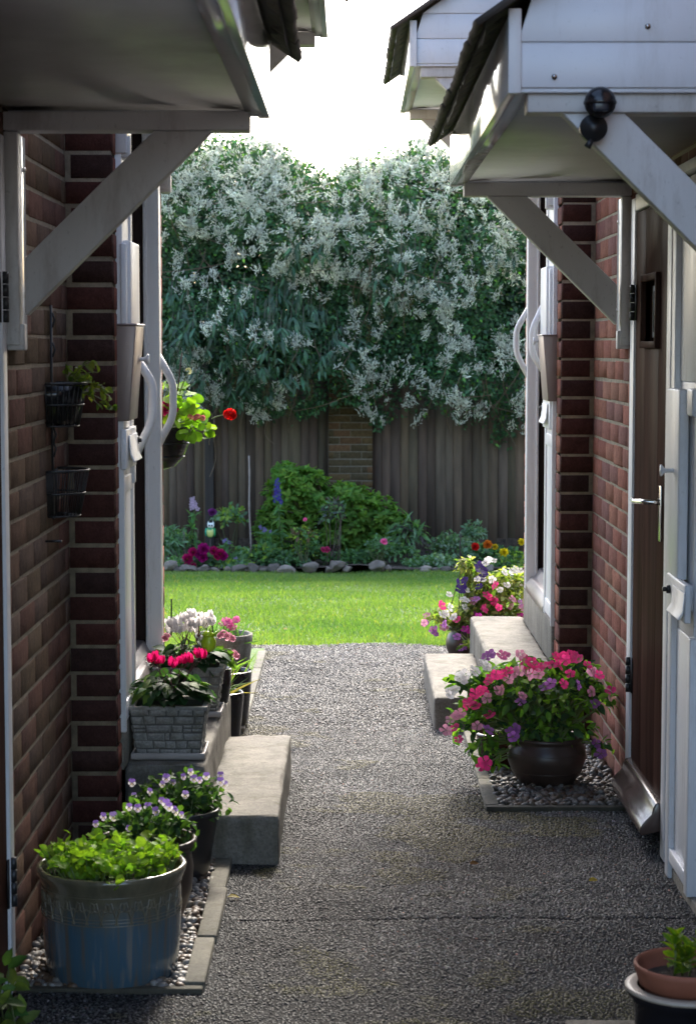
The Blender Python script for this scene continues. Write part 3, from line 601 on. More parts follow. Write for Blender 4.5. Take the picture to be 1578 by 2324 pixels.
SPEAR = T_leaf(.07, .01, .55, ((0, .8), (.3, 1), (.6, .8), (1, .05))); DIAM = T_diamond(.62); SMALLOV = T_leaf(.6, .08, .2, ((0, .15), (.3, .95), (.65, .9), (1, .05)))
def rdirs(n, up=0., r=None): r = r or rng; return nz(r.normal(size=(n, 3))+np.array([0, 0, up]))
def jitcol(base, n, s=.2, hue=.12, r=None):
    r = r or rng; return np.array(base)[None]*np.exp(r.normal(0, s, (n, 1)))*(1+r.normal(0, hue, (n, 3))*np.array([1, .3, .6]))
def bush(mb, c, rad, n, T, size, cols, shell=.75, droop=.3, r=None, out=.8, zmin=None, upn=.6):
    """n leaves through an ellipsoid, most of them near its skin, pointing outwards and drooping"""
    r = r or rng; q = nz(r.normal(size=(n, 3))); q[:, 2] = np.where(q[:, 2] < -.35, -q[:, 2]*.6, q[:, 2])
    rr = shell+(1-shell)*r.random(n); inner = r.random(n) < .3; rr[inner] *= r.uniform(.4, 1, inner.sum())
    P = np.array(c)+q*np.array(rad)*rr[:, None]
    if zmin is not None: P[:, 2] = np.maximum(P[:, 2], zmin+.01*r.random(n))
    d = nz(q*out+r.normal(size=(n, 3))*.5+np.array([0, 0, -droop])); nn = nz(q*.4+r.normal(size=(n, 3))*.35+np.array([0, 0, upn]))
    sz = size*r.uniform(.6, 1.15, n); cols = np.array(cols); k = r.integers(0, len(cols), n)
    mb.inst(T, frames(d, nn)*sz[:, None, None], P-d*sz[:, None]*.3, cols[k]*np.exp(r.normal(0, .18, (n, 1)))); return P
def stems(mb, base, tips, r0=.003, bend=.05, col=(.09, .14, .03), r=None, k=5):
    r = r or rng
    for b, t in zip(base, tips):
        b = np.array(b); t = np.array(t); m = (b+t)/2+r.normal(0, bend, 3)*np.array([1, 1, .3])+np.array([0, 0, np.linalg.norm(t-b)*.12])
        u = np.linspace(0, 1, 6)[:, None]; mb.tube((1-u)**2*b+2*u*(1-u)*m+u*u*t, np.linspace(r0, r0*.6, 6), k, col, cap=False)
FL = {}
def mesh_of(key, fn, mat=None):
    if key not in FL:
        mb = fn(); o = mb.build(key.split(':')[0], mat or PETAL, local=True, smooth=False); FL[key] = o.data; o.data.use_fake_user = False; bpy.data.objects.remove(o)
    return FL[key]
def fan_petal(mb, ang, L, W, lift, col, ctr, wob=0., curl=.1, base=.06):
    a = np.linspace(-1, 1, 7); P = [(0, base*L, 0)]
    for q in a: P.append((W*q*(1-.15*abs(q)), L*(.62+.38*math.cos(q*1.35)), L*(lift-curl*q*q+wob*math.sin(q*5))))
    P.append((0, L*.5, lift*L*.3)); V = np.array(P); c, s_ = math.cos(ang), math.sin(ang)
    V = np.stack([V[:, 0]*c-V[:, 1]*s_, V[:, 0]*s_+V[:, 1]*c, V[:, 2]], -1); C = np.array([ctr]+[col]*7+[(np.array(ctr)*.25+np.array(col)*.75)])
    mb.add(V, [(0, 1, 8), (0, 8, 7)]+[(8, i, i+1) for i in range(1, 7)], C)
def f_five(col, ctr, seed=0, rad=1., n=5, W=.5, lift=.12, wob=.04):
    def fn():
        mb = MB(); r = np.random.default_rng(seed)
        for i in range(n): fan_petal(mb, 6.283*i/n+r.normal(0, .08), rad*r.uniform(.88, 1.1), rad*W*r.uniform(.9, 1.1), lift+r.normal(0, .07), np.array(col)*r.uniform(.85, 1.12), ctr, wob)
        return mb
    return fn
def f_viola(dark, pale):
    def fn():
        mb = MB(); yl = (.55, .4, .03)
        for a, c, L, W in ((.5, dark, 1., .55), (-.5, dark, 1., .55)): fan_petal(mb, a, L, W, .02, c, c, .03)
        for a in (1.75, -1.75): fan_petal(mb, a, .85, .45, .08, pale, np.array(dark)*.5, .03)
        fan_petal(mb, 3.1416, .9, .62, .12, pale, yl, .05); return mb
    return fn
def f_cyclamen(col, seed=0):
    def fn():
        mb = MB(); r = np.random.default_rng(seed)
        for i in range(5):
            a = 6.283*i/5+r.normal(0, .15); n = 5; V = []; h = r.uniform(.9, 1.15)
            for j in range(n):
                t = j/(n-1); w_ = .30*math.sin(math.pi*(.12+.8*t)); o = .22+.22*t-.1*t*t; tw = .5*t
                for sgn in (-1, 1): V.append((o*math.cos(a)-sgn*w_*math.sin(a+tw), o*math.sin(a)+sgn*w_*math.cos(a+tw), -.15+h*t))
            c = np.array(col)*r.uniform(.85, 1.1); C = np.array([c*.75 if j == 0 else c for j in range(n) for _ in (0, 1)])
            mb.add(V, [(2*j, 2*j+1, 2*j+3, 2*j+2) for j in range(n-1)], C)
        return mb
    return fn
def f_ball(col, ctr, seed=0, n=70, W=.22, flat=.75):
    def fn():
        mb = MB(); r = np.random.default_rng(seed); T = T_leaf(W*2.2, .1, -.25, ((0, .3), (.4, .9), (.8, 1), (1, .5)))
        i = np.arange(n); ph = i*2.39996; zz = np.linspace(1, -.15, n); rr = np.sqrt(1-np.clip(zz, -1, 1)**2)
        d = np.stack([rr*np.cos(ph), rr*np.sin(ph), zz*flat+.1], -1); d = nz(d+r.normal(0, .06, (n, 3))); nn = nz(np.stack([-d[:, 0]*.3, -d[:, 1]*.3, np.ones(n)], -1)+r.normal(0, .1, (n, 3)))
        L = .5+.5*np.linspace(0, 1, n)**.6; mb.inst(T, frames(d, nn)*L[:, None, None], d*.05, np.array(col)*np.exp(r.normal(0, .2, (n, 1)))*(.8+.3*np.linspace(0, 1, n)[:, None]))
        mb.lathe([(0, .16), (.14, .14), (.18, .05)], (0, 0, .35), 8, ctr); return mb
    return fn
def f_umbel(col, seed=0, n=14, sz=.42):
    def fn():
        mb = MB(); r = np.random.default_rng(seed); q = nz(r.normal(size=(n, 3))+[0, 0, .5]); V, Fc, C = None, None, None
        sub = MB(); 
        for i in range(5): fan_petal(sub, 6.283*i/5, 1, .55, .25, (1, 1, 1), (.8, .8, .8), .05)
        V = np.concatenate(sub.V); Cc = np.concatenate(sub.C); L = np.concatenate(sub.L); Fc = [tuple(L[3*i:3*i+3]) for i in range(len(L)//3)]
        T = (V, Fc, Cc); d = nz(np.cross(q, r.normal(size=(n, 3)))); mb.inst(T, frames(d, q)*sz*r.uniform(.8, 1.1, (n, 1, 1)), q*.62, np.array(col)*np.exp(r.normal(0, .16, (n, 1)))); return mb
    return fn
def bloom(parent, key, fn, P, face, sc, name='flower', mat=None):
    face = nz(np.array(face, float)); d = nz(np.cross(face, nz(rng.normal(size=3)))); Mx = frames(d[None], face[None])[0]
    return put(mesh_of(key, fn, mat), name, parent, P, Mx, sc)
HOT, PINK, PALE, LIL, WHT, MAG, PURP, REDC = (.90, .055, .26), (.85, .20, .44), (.68, .30, .42), (.42, .15, .48), (.80, .80, .78), (.50, .03, .32), (.035, .012, .12), (.55, .015, .012)

# ------------------------------------------------------------------ hedge: flowering vine with long grey-green buddleja leaves in it
TOPX = np.array([300, 372, 420, 470, 540, 600, 640, 690, 720, 760, 800, 860, 920, 980, 1010, 1060, 1190, 1300.]); TOPY = np.array([300, 300, 305, 300, 288, 300, 325, 358, 384, 384, 350, 328, 318, 318, 330, 345, 380, 400.])
TX = (TOPX-795)*20/F; TZ = CAMH+(HY-TOPY)*20/F
BOTX = (np.array([300, 372, 480, 560, 650, 720, 800, 850, 900, 960, 1030, 1080, 1130, 1190, 1300])-795)*20/F; BOTZ = CAMH+(HY-np.array([930, 930, 930, 925, 955, 930, 915, 965, 970, 965, 955, 990, 1010, 990, 990.]))*20/F
n1, n2, n3 = Noise(51, 2, f=1.5), Noise(52, 2, f=3.2), Noise(53, 2, f=.9)
def topz(x): return np.interp(x, TX, TZ)+.035*n2(x*2, x*0)
def botz(x): return np.interp(x, BOTX, BOTZ)+.05*n2(x*1.7, x*0+3)
def hfront(x, z):
    t = topz(x); return 19.75-.16*n3(x, z)-.09*n1(x, z)-.04*n2(x, z)+.55*np.clip((z-t+.9)/.9, 0, 1)**2+.25*np.clip((1.3-z)/.8, 0, 1)
VINE = [thing('flowering_vine', 'vine covered in white blossom over the fence, left hump rising beside the left house', 'vine', (-1.2, 20.2, -.6)),
        thing('flowering_vine', 'vine covered in white blossom over the fence, right hump trailing down behind the right house', 'vine', (1, 20.2, -.6))]
def vine():
    r = np.random.default_rng(5)
    for k, (xa, xb) in enumerate(((-2.7, -.16), (-.16, 2.5))):
        n = 30000; x = r.uniform(xa, xb, n); u = r.random(n); t = topz(x); b = botz(x); z = b+(t-b)*u
        dep = r.exponential(.22, n); y = hfront(x, z)+dep
        hole = (n1(x*1.3, z*1.3)+.5*n2(x, z) > .95) & (dep < .3) & (r.random(n) < .85); edge = r.random(n) < .12; z = z+edge*r.normal(0, .05, n)
        ok = ~hole; P = np.stack([x, y, z], -1)[ok]; m = len(P)
        d = nz(r.normal(size=(m, 3))*.7+np.array([0, -.25, -.55])); nn = nz(r.normal(size=(m, 3))*.5+np.array([0, -.7, .55])); s = r.uniform(.03, .062, m)
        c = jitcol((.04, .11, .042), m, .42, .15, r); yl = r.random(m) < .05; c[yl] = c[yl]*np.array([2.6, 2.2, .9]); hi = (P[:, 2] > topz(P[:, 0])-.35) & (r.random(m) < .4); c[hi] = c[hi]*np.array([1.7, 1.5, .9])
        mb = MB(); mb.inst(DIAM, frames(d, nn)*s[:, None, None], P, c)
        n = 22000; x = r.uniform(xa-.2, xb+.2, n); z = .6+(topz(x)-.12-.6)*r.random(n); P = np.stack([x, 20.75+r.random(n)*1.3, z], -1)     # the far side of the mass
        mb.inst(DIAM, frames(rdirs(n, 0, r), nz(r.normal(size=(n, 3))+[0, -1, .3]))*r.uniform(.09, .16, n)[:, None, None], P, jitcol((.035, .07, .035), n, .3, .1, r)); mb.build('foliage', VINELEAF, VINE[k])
        # sprays of white blossom: clusters of bundles of short upright spikes, with plain leaf between them
        n = 980; x = r.uniform(xa, xb, n); b = botz(x); t = topz(x); z = b+(t-b)*r.random(n)
        hgt = np.clip((z-1.45)/1.35, 0, 1); dens = .85*hgt-.1+.42*n1(x*.9+3, z*.9)+.45*n2(x*1.3, z*1.3+2)
        dens = dens+.3*(z > t-.55)+(.32*np.exp(-((z-2.25)/.3)**2) if k == 0 else 0)
        if k: dens = np.maximum(dens, .9*np.exp(-((x-(.95+.28*(2.2-z)))/.17)**2)*(z > .8)-.15)
        keep = r.random(n) < np.clip(dens, .03, 1); x, z = x[keep], z[keep]
        sp = (np.array([(0, 0, 0), (.13, .3, 0), (-.065, .3, .11), (-.065, .3, -.11), (.10, .72, 0), (-.05, .72, .09), (-.05, .72, -.09), (0, 1, 0)]), [(0, 1, 2), (0, 2, 3), (0, 3, 1), (1, 4, 5, 2), (2, 5, 6, 3), (3, 6, 4, 1), (4, 7, 5), (5, 7, 6), (6, 7, 4)], np.ones((8, 3)))
        Q, D, Sz, CC = [], [], [], []
        for cx, cz in zip(x, z):
            cm = nz(np.array([r.normal(0, .5), -.4, r.normal(.8, .4)])); tone = r.uniform(.82, 1.12); spread = r.uniform(.02, .06)*(1+.4*(cz > 2.7))
            for pn in range(r.integers(1, 5)):
                px_, pz_ = cx+r.normal(0, spread), cz+r.normal(0, spread*.8)
                if pz_ > topz(np.array(px_))+.06: continue
                q = r.integers(10, 22); c0 = np.array([px_, float(hfront(np.array(px_), np.array(pz_)))-.05-.07*r.random(), pz_]); main = nz(cm+r.normal(0, .3, 3)); al = r.random((q, 1))*.09
                Q.append(c0+main*al+r.normal(0, .016, (q, 3))); D.append(nz(main+r.normal(0, .42, (q, 3)))); Sz.append(r.uniform(.022, .05, q)); CC.append(np.full((q, 1), tone*r.uniform(.85, 1.1)))
        Q, D, Sz, CC = np.concatenate(Q), np.concatenate(D), np.concatenate(Sz), np.concatenate(CC); c = np.array([.9, .92, .84])*CC*np.exp(r.normal(0, .08, (len(Q), 1))); tan = r.random(len(Q)) < .05; c[tan] = (.40, .34, .2)
        mb = MB(); mb.inst(sp, frames(D, rdirs(len(Q), 0, r))*(Sz[:, None, None]*np.array([.9, 1, .9])), Q, c); o = mb.build('blossom', BLOSSOM, VINE[k]); o['kind'] = 'stuff'
        mb = MB(); 
        for i in range(34):
            x0 = r.uniform(xa, xb); z0 = r.uniform(.8, 3.2); L = r.uniform(.3, .9); th = r.uniform(-1.9, -1.1) if r.random() < .6 else r.uniform(-.5, .5); tt = np.linspace(0, 1, 9)
            xx = x0+L*tt*math.cos(th)+.05*np.sin(tt*5+i); zz = z0+L*tt*math.sin(th)-.12*tt*(1-tt); mb.tube(np.stack([xx, hfront(xx, zz)-.03-.05*np.sin(tt*3.1), zz], -1), .0045, 5, (.11, .075, .045), cap=False)
        for i in range(9):
            x0 = r.uniform(xa, xb); zz = np.linspace(-.55, 2.2, 12); mb.tube(np.stack([x0+.12*np.sin(zz*2+i), 20.9+.1*np.cos(zz*3), zz], -1), np.linspace(.035, .015, 12), 6, (.05, .035, .025), cap=False)
        mb.build('stem', STEMM, VINE[k])
vine()
def buddleja():
    r = np.random.default_rng(8); t = thing('buddleja_bush', 'long grey green drooping leaves of a buddleja growing through the white flowering vine', 'bush', (-.6, 20.1, -.6))
    spots = [(430, 765), (470, 800), (395, 790), (530, 800), (505, 760), (600, 760), (575, 720), (650, 690), (640, 640), (690, 585), (735, 565), (790, 785), (735, 745), (700, 800), (615, 830), (560, 850), (930, 610), (400, 700), (385, 830), (450, 850), (670, 850), (760, 820), (960, 635), (480, 880), (590, 880), (645, 760), (860, 640), (400, 740), (1120, 560), (540, 880), (620, 700), (690, 720), (545, 700)]
    mb = MB(); ms = MB()
    for (x, y) in spots:
        for sub in range(5):
            p = at(x+r.normal(0, 20), y+r.normal(0, 22), 19.7); p[1] = hfront(p[0], p[2])-.05-.1*r.random(); n = r.integers(4, 9)
            d = nz(r.normal(size=(n, 3))*np.array([.5, .45, .3])+np.array([0, -.25, -.8])); nn = nz(r.normal(size=(n, 3))*.4+np.array([0, -.6, .6]))
            mb.inst(LANCE, frames(d, nn)*r.uniform(.07, .145, n)[:, None, None], p+r.normal(0, .025, (n, 3)), jitcol((.04, .095, .052), n, .35, .1, r))
            ms.tube([p+[0, .25, .18], p+[0, .1, .1], p], .004, 5, (.07, .075, .05), cap=False)
    mb.build('foliage', VINELEAF, t); ms.build('stem', STEMM, t); mb = MB()
    for (x, y) in ((530, 830), (600, 850), (470, 870), (860, 690), (925, 660), (700, 860), (830, 730), (650, 900)):
        p = at(x, y, 19.5); q = np.linspace(0, 1, 10); ce = np.stack([p[0]+.03*np.sin(q*3), p[1]-.02*q, p[2]-.2*q], -1); k = 120; i = r.integers(0, 10, k)
        mb.inst(DIAM, frames(rdirs(k, 0, r), rdirs(k, 0, r))*.022, ce[i]+r.normal(0, .009, (k, 3)), jitcol((.075, .065, .03), k, .25, .1, r))
    mb.build('seed_head', LEAF, t)
buddleja()

# ------------------------------------------------------------------ flower bed along the fence
def zbed(y): return float(slope_z(np.array(y)))+.03
def big_shrub():
    r = np.random.default_rng(11); t = thing('green_shrub', 'dense fresh green shrub in front of the brick pier, tallest plant in the bed', 'shrub', (-.1, 19.5, zbed(19.5)))
    mb = MB(); ms = MB()
    lumps = [(665, 1130, .27, .26), (640, 1180, .24, .2), (720, 1170, .28, .28), (700, 1110, .2, .22), (800, 1170, .26, .28), (850, 1180, .24, .26), (885, 1200, .17, .2), (760, 1220, .3, .2), (670, 1230, .28, .22), (830, 1240, .3, .2), (618, 1200, .17, .2), (650, 1080, .14, .12), (755, 1150, .2, .18), (780, 1125, .14, .12)]
    for (x, y, a, b) in lumps:
        c = at(x, y, 19.55); n = 115
        q = nz(r.normal(size=(n, 3))+np.array([0, -.5, .3])); tips = c+q*np.array([a, .3, b])*r.uniform(.8, 1.08, (n, 1))
        for p, dd in zip(tips, q):
            k = r.integers(6, 10); ax = nz(dd*.5+np.array([0, -.1, .75])); d = nz(np.cross(ax, r.normal(size=(k, 3)))+ax*.55); nn = nz(ax+.1*r.normal(size=(k, 3)))
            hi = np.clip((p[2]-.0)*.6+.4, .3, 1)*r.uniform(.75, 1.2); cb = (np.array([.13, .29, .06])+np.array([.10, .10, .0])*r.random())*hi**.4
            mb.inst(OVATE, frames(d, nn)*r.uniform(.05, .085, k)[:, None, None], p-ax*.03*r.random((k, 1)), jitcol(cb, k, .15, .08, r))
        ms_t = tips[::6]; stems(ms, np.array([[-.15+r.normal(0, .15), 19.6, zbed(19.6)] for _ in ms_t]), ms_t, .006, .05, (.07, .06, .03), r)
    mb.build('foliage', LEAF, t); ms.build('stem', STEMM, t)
big_shrub()
def mound(name, label, cat, x, y, a, b, n, T, size, cols, Y=19.2, group=None, seed=0, nstem=10, droop=.2, dy=.2, stemcol=(.07, .08, .03)):
    r = np.random.default_rng(seed+100); c = at(x, y, Y); zb = zbed(Y); t = thing(name, label, cat, (c[0], Y, zb), group); mb = MB()
    P = bush(mb, c, (a, dy, b), n, T, size, cols, .6, droop, r, zmin=zb); mb.build('foliage', LEAF, t)
    ms = MB(); stems(ms, np.array([[c[0]+r.normal(0, a*.2), Y, zb] for _ in range(nstem)]), P[:nstem], .004, .03, stemcol, r); ms.build('stem', STEMM, t); return t
GB, GG, GY, GD, GP = (.10, .21, .08), (.14, .24, .14), (.22, .32, .06), (.05, .11, .05), (.24, .32, .23)
mound('variegated_shrub', 'low silvery variegated shrub right of the dark leaved lily', 'shrub', 1020, 1245, .24, .18, 700, SMALLOV, .045, [GG, GP, GP, GB], 19.2, seed=1)
mound('variegated_shrub', 'pale leaved upright shrub behind the red bloom by the right fence', 'shrub', 1075, 1215, .13, .16, 330, SMALLOV, .05, [GP, GG, GG], 19.5, seed=2)
mound('leafy_plant', 'round dark green leafy plant under the red bloom', 'plant', 1090, 1262, .18, .14, 330, HEART, .055, [GB, GD, GG], 18.9, seed=3)
dy1 = mound('dahlia_plant', 'dark leafy dahlia with yellow and orange blooms at the right end of the bed', 'dahlia', 1150, 1268, .2, .12, 420, OVATE, .06, [GD, GB, GY], 18.9, seed=4)
mound('leafy_plant', 'grey green low growth at the far left end of the bed by the house corner', 'plant', 385, 1240, .13, .2, 360, LANCE, .10, [GB, GG, GG], 18.8, seed=5)
mound('leafy_plant', 'low leafy cover left of the magenta dahlias, just above the rocks', 'plant', 405, 1280, .17, .09, 300, SMALLOV, .045, [GG, GB, GB], 18.55, seed=6)
mound('leafy_plant', 'low yellow green ground cover between the dahlias and the bamboo cane', 'plant', 530, 1283, .2, .06, 300, LANCE, .08, [GB, GY, GG], 18.6, seed=7)
mound('leafy_plant', 'low dark cover under the big green shrub, right of the cane', 'plant', 640, 1275, .28, .1, 460, SMALLOV, .055, [GB, GD, GG], 18.8, seed=8)
mound('leafy_plant', 'low dark cover at the foot of the rose stems in mid bed', 'plant', 800, 1270, .32, .1, 520, SMALLOV, .055, [GB, GD, GB], 18.9, seed=9)
mound('leafy_plant', 'blue green cover left of the red bloom, behind the pale rock', 'plant', 955, 1280, .2, .08, 330, SMALLOV, .05, [GG, GB], 18.7, seed=10)
for q in ((410, 1225, .14, .12, 170, LANCE, .08, [GG, GB, GY], 19.1, 'airy grey green plant behind the leftmost bed growth by the fence'), (555, 1262, .13, .1, 230, SMALLOV, .055, [GY, GB, GG], 18.9, 'yellow green leafy clump directly left of the bamboo cane'), (605, 1255, .16, .12, 260, SMALLOV, .06, [GB, GY, GB], 18.9, 'fresh leafy clump right of the bamboo cane below the delphiniums'), (700, 1255, .2, .12, 280, OVATE, .06, [GB, GY, GD], 18.95, 'mid green clump at the foot of the big shrub'), (905, 1255, .2, .13, 320, SMALLOV, .055, [GB, GG, GG], 18.9, 'bluish leafy clump below the purple tinged lily'), (1000, 1275, .2, .08, 300, SMALLOV, .05, [GG, GB, GP], 18.65, 'low pale leafy edging right of the smooth white rock'), (1150, 1285, .2, .09, 300, SMALLOV, .055, [GB, GD, GY], 18.6, 'low leafy edging below the yellow dahlias')):
    mound('leafy_plant', q[9], 'plant', *q[:8], q[8], seed=int(q[0]))
mound('lily_plant', 'lily with narrow purple tinged leaves right of the green shrub', 'lily', 925, 1215, .16, .2, 150, LANCE, .15, [GB, (.06, .05, .05), GG], 19.0, seed=11, nstem=6)
rose = mound('rose_bush', 'leggy rose bush with bluish leaves and pink bloom in mid bed', 'rose bush', 860, 1240, .14, .12, 150, SMALLOV, .05, [GG, GB], 18.7, seed=12)
rose2 = mound('rose_bush', 'tall rose with purple grey leaves in front of the green shrub', 'rose bush', 755, 1170, .13, .2, 150, SMALLOV, .06, [(.09, .11, .11), (.07, .05, .055), GG], 18.8, seed=13, nstem=7, stemcol=(.10, .07, .06))
rose3 = mound('rose_bush', 'open rose bush with a purple bloom left of the bamboo cane', 'rose bush', 520, 1180, .2, .17, 190, SMALLOV, .06, [GB, GG, GY], 19.2, seed=14, nstem=7)
rose4 = mound('rose_bush', 'short rose bush with a single pink bud, left front of the green shrub', 'rose bush', 690, 1215, .15, .1, 170, SMALLOV, .055, [GY, GB, (.13, .09, .05)], 18.7, seed=15)
for (t, p, col, s, key) in ((rose, (870, 1229), PINK, .034, 'r1'), (rose3, (482, 1163), (.16, .03, .16), .042, 'r2'), (rose4, (692, 1179), PINK, .02, 'r3'), (rose2, (742, 1247), (.5, .05, .16), .03, 'r4'), (rose2, (733, 1247), (.5, .05, .16), .028, 'r4')):
    bloom(t, 'rose:'+key, f_ball(col, np.array(col)*.6, 5, 26, .4), at(*p, 18.55), (.1, -1, .5), s)
bloom(rose, 'rose:red', f_ball(REDC, (.3, .01, .01), 6, 40, .35), at(1077, 1241, 18.6), (.0, -1, .4), .04)
for (p, col, s) in (((1142, 1254), (.75, .62, .02), .045), ((1182, 1230), (.75, .62, .02), .035), ((1105, 1236), (.6, .18, .02), .045), ((1122, 1241), (.6, .45, .02), .03)):
    bloom(dy1, 'dahlia:%s' % (col,), f_ball(col, np.array(col)*.6, 7, 60), at(*p, 18.6), (0, -1, .35), s)
dah = mound('dahlia_plant', 'dark leafy dahlia with a cluster of magenta blooms above the rocks', 'dahlia', 465, 1268, .19, .1, 420, OVATE, .065, [GD, GB, GG], 18.7, seed=16)
for (x, y, s) in ((462, 1246, .058), (438, 1253, .045), (425, 1270, .056), (461, 1265, .05), (452, 1258, .048), (485, 1250, .045), (500, 1257, .05), (508, 1262, .046), (440, 1283, .028), (493, 1262, .04)):
    col = np.array((.42, .012, .12) if (x+y) % 2 else (.36, .012, .17)); bloom(dah, 'dahlia:m%d' % ((x+y) % 2), f_ball(col, (.5, .3, .02) if (x+y) % 2 else col*.5, 9, 75), at(x, y, 18.45), (rng.normal(0, .25), -1, .35), s)
def spike(name, label, cat, top, bot, col, n, sz, Y, foot, seed):
    r = np.random.default_rng(seed); a, b = at(*top, Y), at(*bot, Y); f = at(*foot, Y); f[2] = zbed(Y); t = thing(name, label, cat, f)
    mb = MB(); mb.tube([f, (f+b)/2+[.01, 0, 0], b, a], [.006, .005, .004, .003], 6, (.07, .11, .04)); mb.build('stem', STEMM, t)
    mb = MB(); k = 46; u = r.random(k); P = f+(b-f)*u[:, None]+r.normal(0, .015, (k, 3)); mb.inst(LANCE, frames(rdirs(k, .2, r), rdirs(k, 1, r))*r.uniform(.06, .12, k)[:, None, None], P, jitcol(GB, k, .2, .1, r)); mb.build('foliage', LEAF, t)
    for i in range(n):
        u = (i+.5)/n; p = b+(a-b)*u; ph = i*2.4; wv = .03*(1-.6*u); bloom(t, 'floret:%s' % (col,), f_five(col, np.array(col)*.5+.2, 3, 1, 5, .5, .3), p+np.array([wv*math.cos(ph), -abs(wv*math.sin(ph))-.01, 0]), (math.cos(ph)*.6, -1, .1), sz*(1-.4*u), 'floret')
spike('delphinium', 'tall delphinium spike of deep blue florets in front of the green shrub', 'delphinium', (628, 1085), (630, 1140), (.06, .03, .42), 17, .024, 19.0, (640, 1290), 1)
spike('phlox', 'tall pale pink flower spike standing alone left of the owl ornament', 'flower', (436, 1128), (441, 1155), (.6, .46, .62), 14, .024, 18.9, (437, 1290), 2)
spike('delphinium', 'short mauve delphinium spike left of the green shrub', 'delphinium', (587, 1192), (607, 1206), (.25, .2, .5), 9, .018, 18.9, (610, 1290), 3)
spike('bellflower', 'small violet bellflower below the owl ornament, right of the dahlias', 'flower', (512, 1222), (513, 1232), (.25, .17, .55), 3, .022, 18.7, (515, 1290), 4)
spike('bellflower', 'small pale lilac bellflower low beside the bamboo cane', 'flower', (536, 1263), (537, 1273), (.35, .3, .6), 3, .02, 18.6, (538, 1295), 5)
def cane(name, label, top, bot, Y, r0, col):
    a, b = at(*top, Y), at(*bot, Y); mb = MB(); u = np.linspace(0, 1, 22)[:, None]; P = b+(a-b)*u+np.array([.004, 0, 0])*np.sin(u*9); rr = np.full(22, r0); rr[::6] *= 1.3; mb.tube(P, rr, 7, col); return tag(mb.build(name, STEMM, smooth=True), label, 'cane')
cane('bamboo_cane', 'tall bare bamboo cane standing in the bed left of the green shrub', (564, 1034), (569, 1285), 18.9, .0075, (.25, .21, .19))
cane('garden_cane', 'short pale cane left of the magenta dahlias', (416, 1206), (420, 1262), 18.9, .006, (.27, .21, .17)); cane('garden_cane', 'short reddish cane between the phlox and the owl ornament', (449, 1200), (446, 1256), 18.95, .006, (.13, .09, .07))
cane('garden_cane', 'dark thin stake behind the red bloom', (1043, 1210), (1043, 1280), 18.95, .006, (.06, .04, .035))
def owl():
    p = at(477, 1207, 18.9); t = thing('owl_ornament', 'little green and white painted owl ornament perched on a stake above the dahlias', 'ornament', p-np.array([0, 0, .065])); V, Fc, _ = rock_template(99, 2); V = nz(V)
    mb = MB(); B = V*np.array([.042, .036, .058]); c = np.where((V[:, 1:2] < -.55) & (V[:, 2:3] < .5), np.array([[.55, .6, .2]]), np.array([[.02, .25, .09]])); mb.add(B+p, Fc, c); mb.build('body', CERAMIC, t, smooth=True)
    mb = MB(); mb.add(V*np.array([.034, .03, .028])+p+[.006, -.006, .062], Fc, (.65, .7, .66)); hd = mb.build('head', CERAMIC, t, smooth=True)
    for s in (-1, 1):
        mb = MB(); mb.lathe([(.012, 0), (.006, .016), (0, .03)], p+np.array([.006+s*.022, -.004, .078]), 8, (.6, .68, .62)); mb.build('ear', CERAMIC, hd)
        mb = MB(); mb.add(V*np.array([.008, .004, .008])+p+[.006+s*.012, -.035, .066], Fc, (.01, .01, .01)); mb.build('eye', CERAMIC, hd, smooth=True)
        mb = MB(); mb.add(V*np.array([.012, .028, .042])+p+[s*.04, .004, -.002], Fc, (.03, .35, .22) if s < 0 else (.03, .28, .1)); mb.build('wing', CERAMIC, t, smooth=True)
    mb = MB(); mb.tube([p-[0, 0, .05], p-[0, 0, .5]], .005, 6, (.08, .06, .05)); mb.build('stake', STEMM, t)
owl()
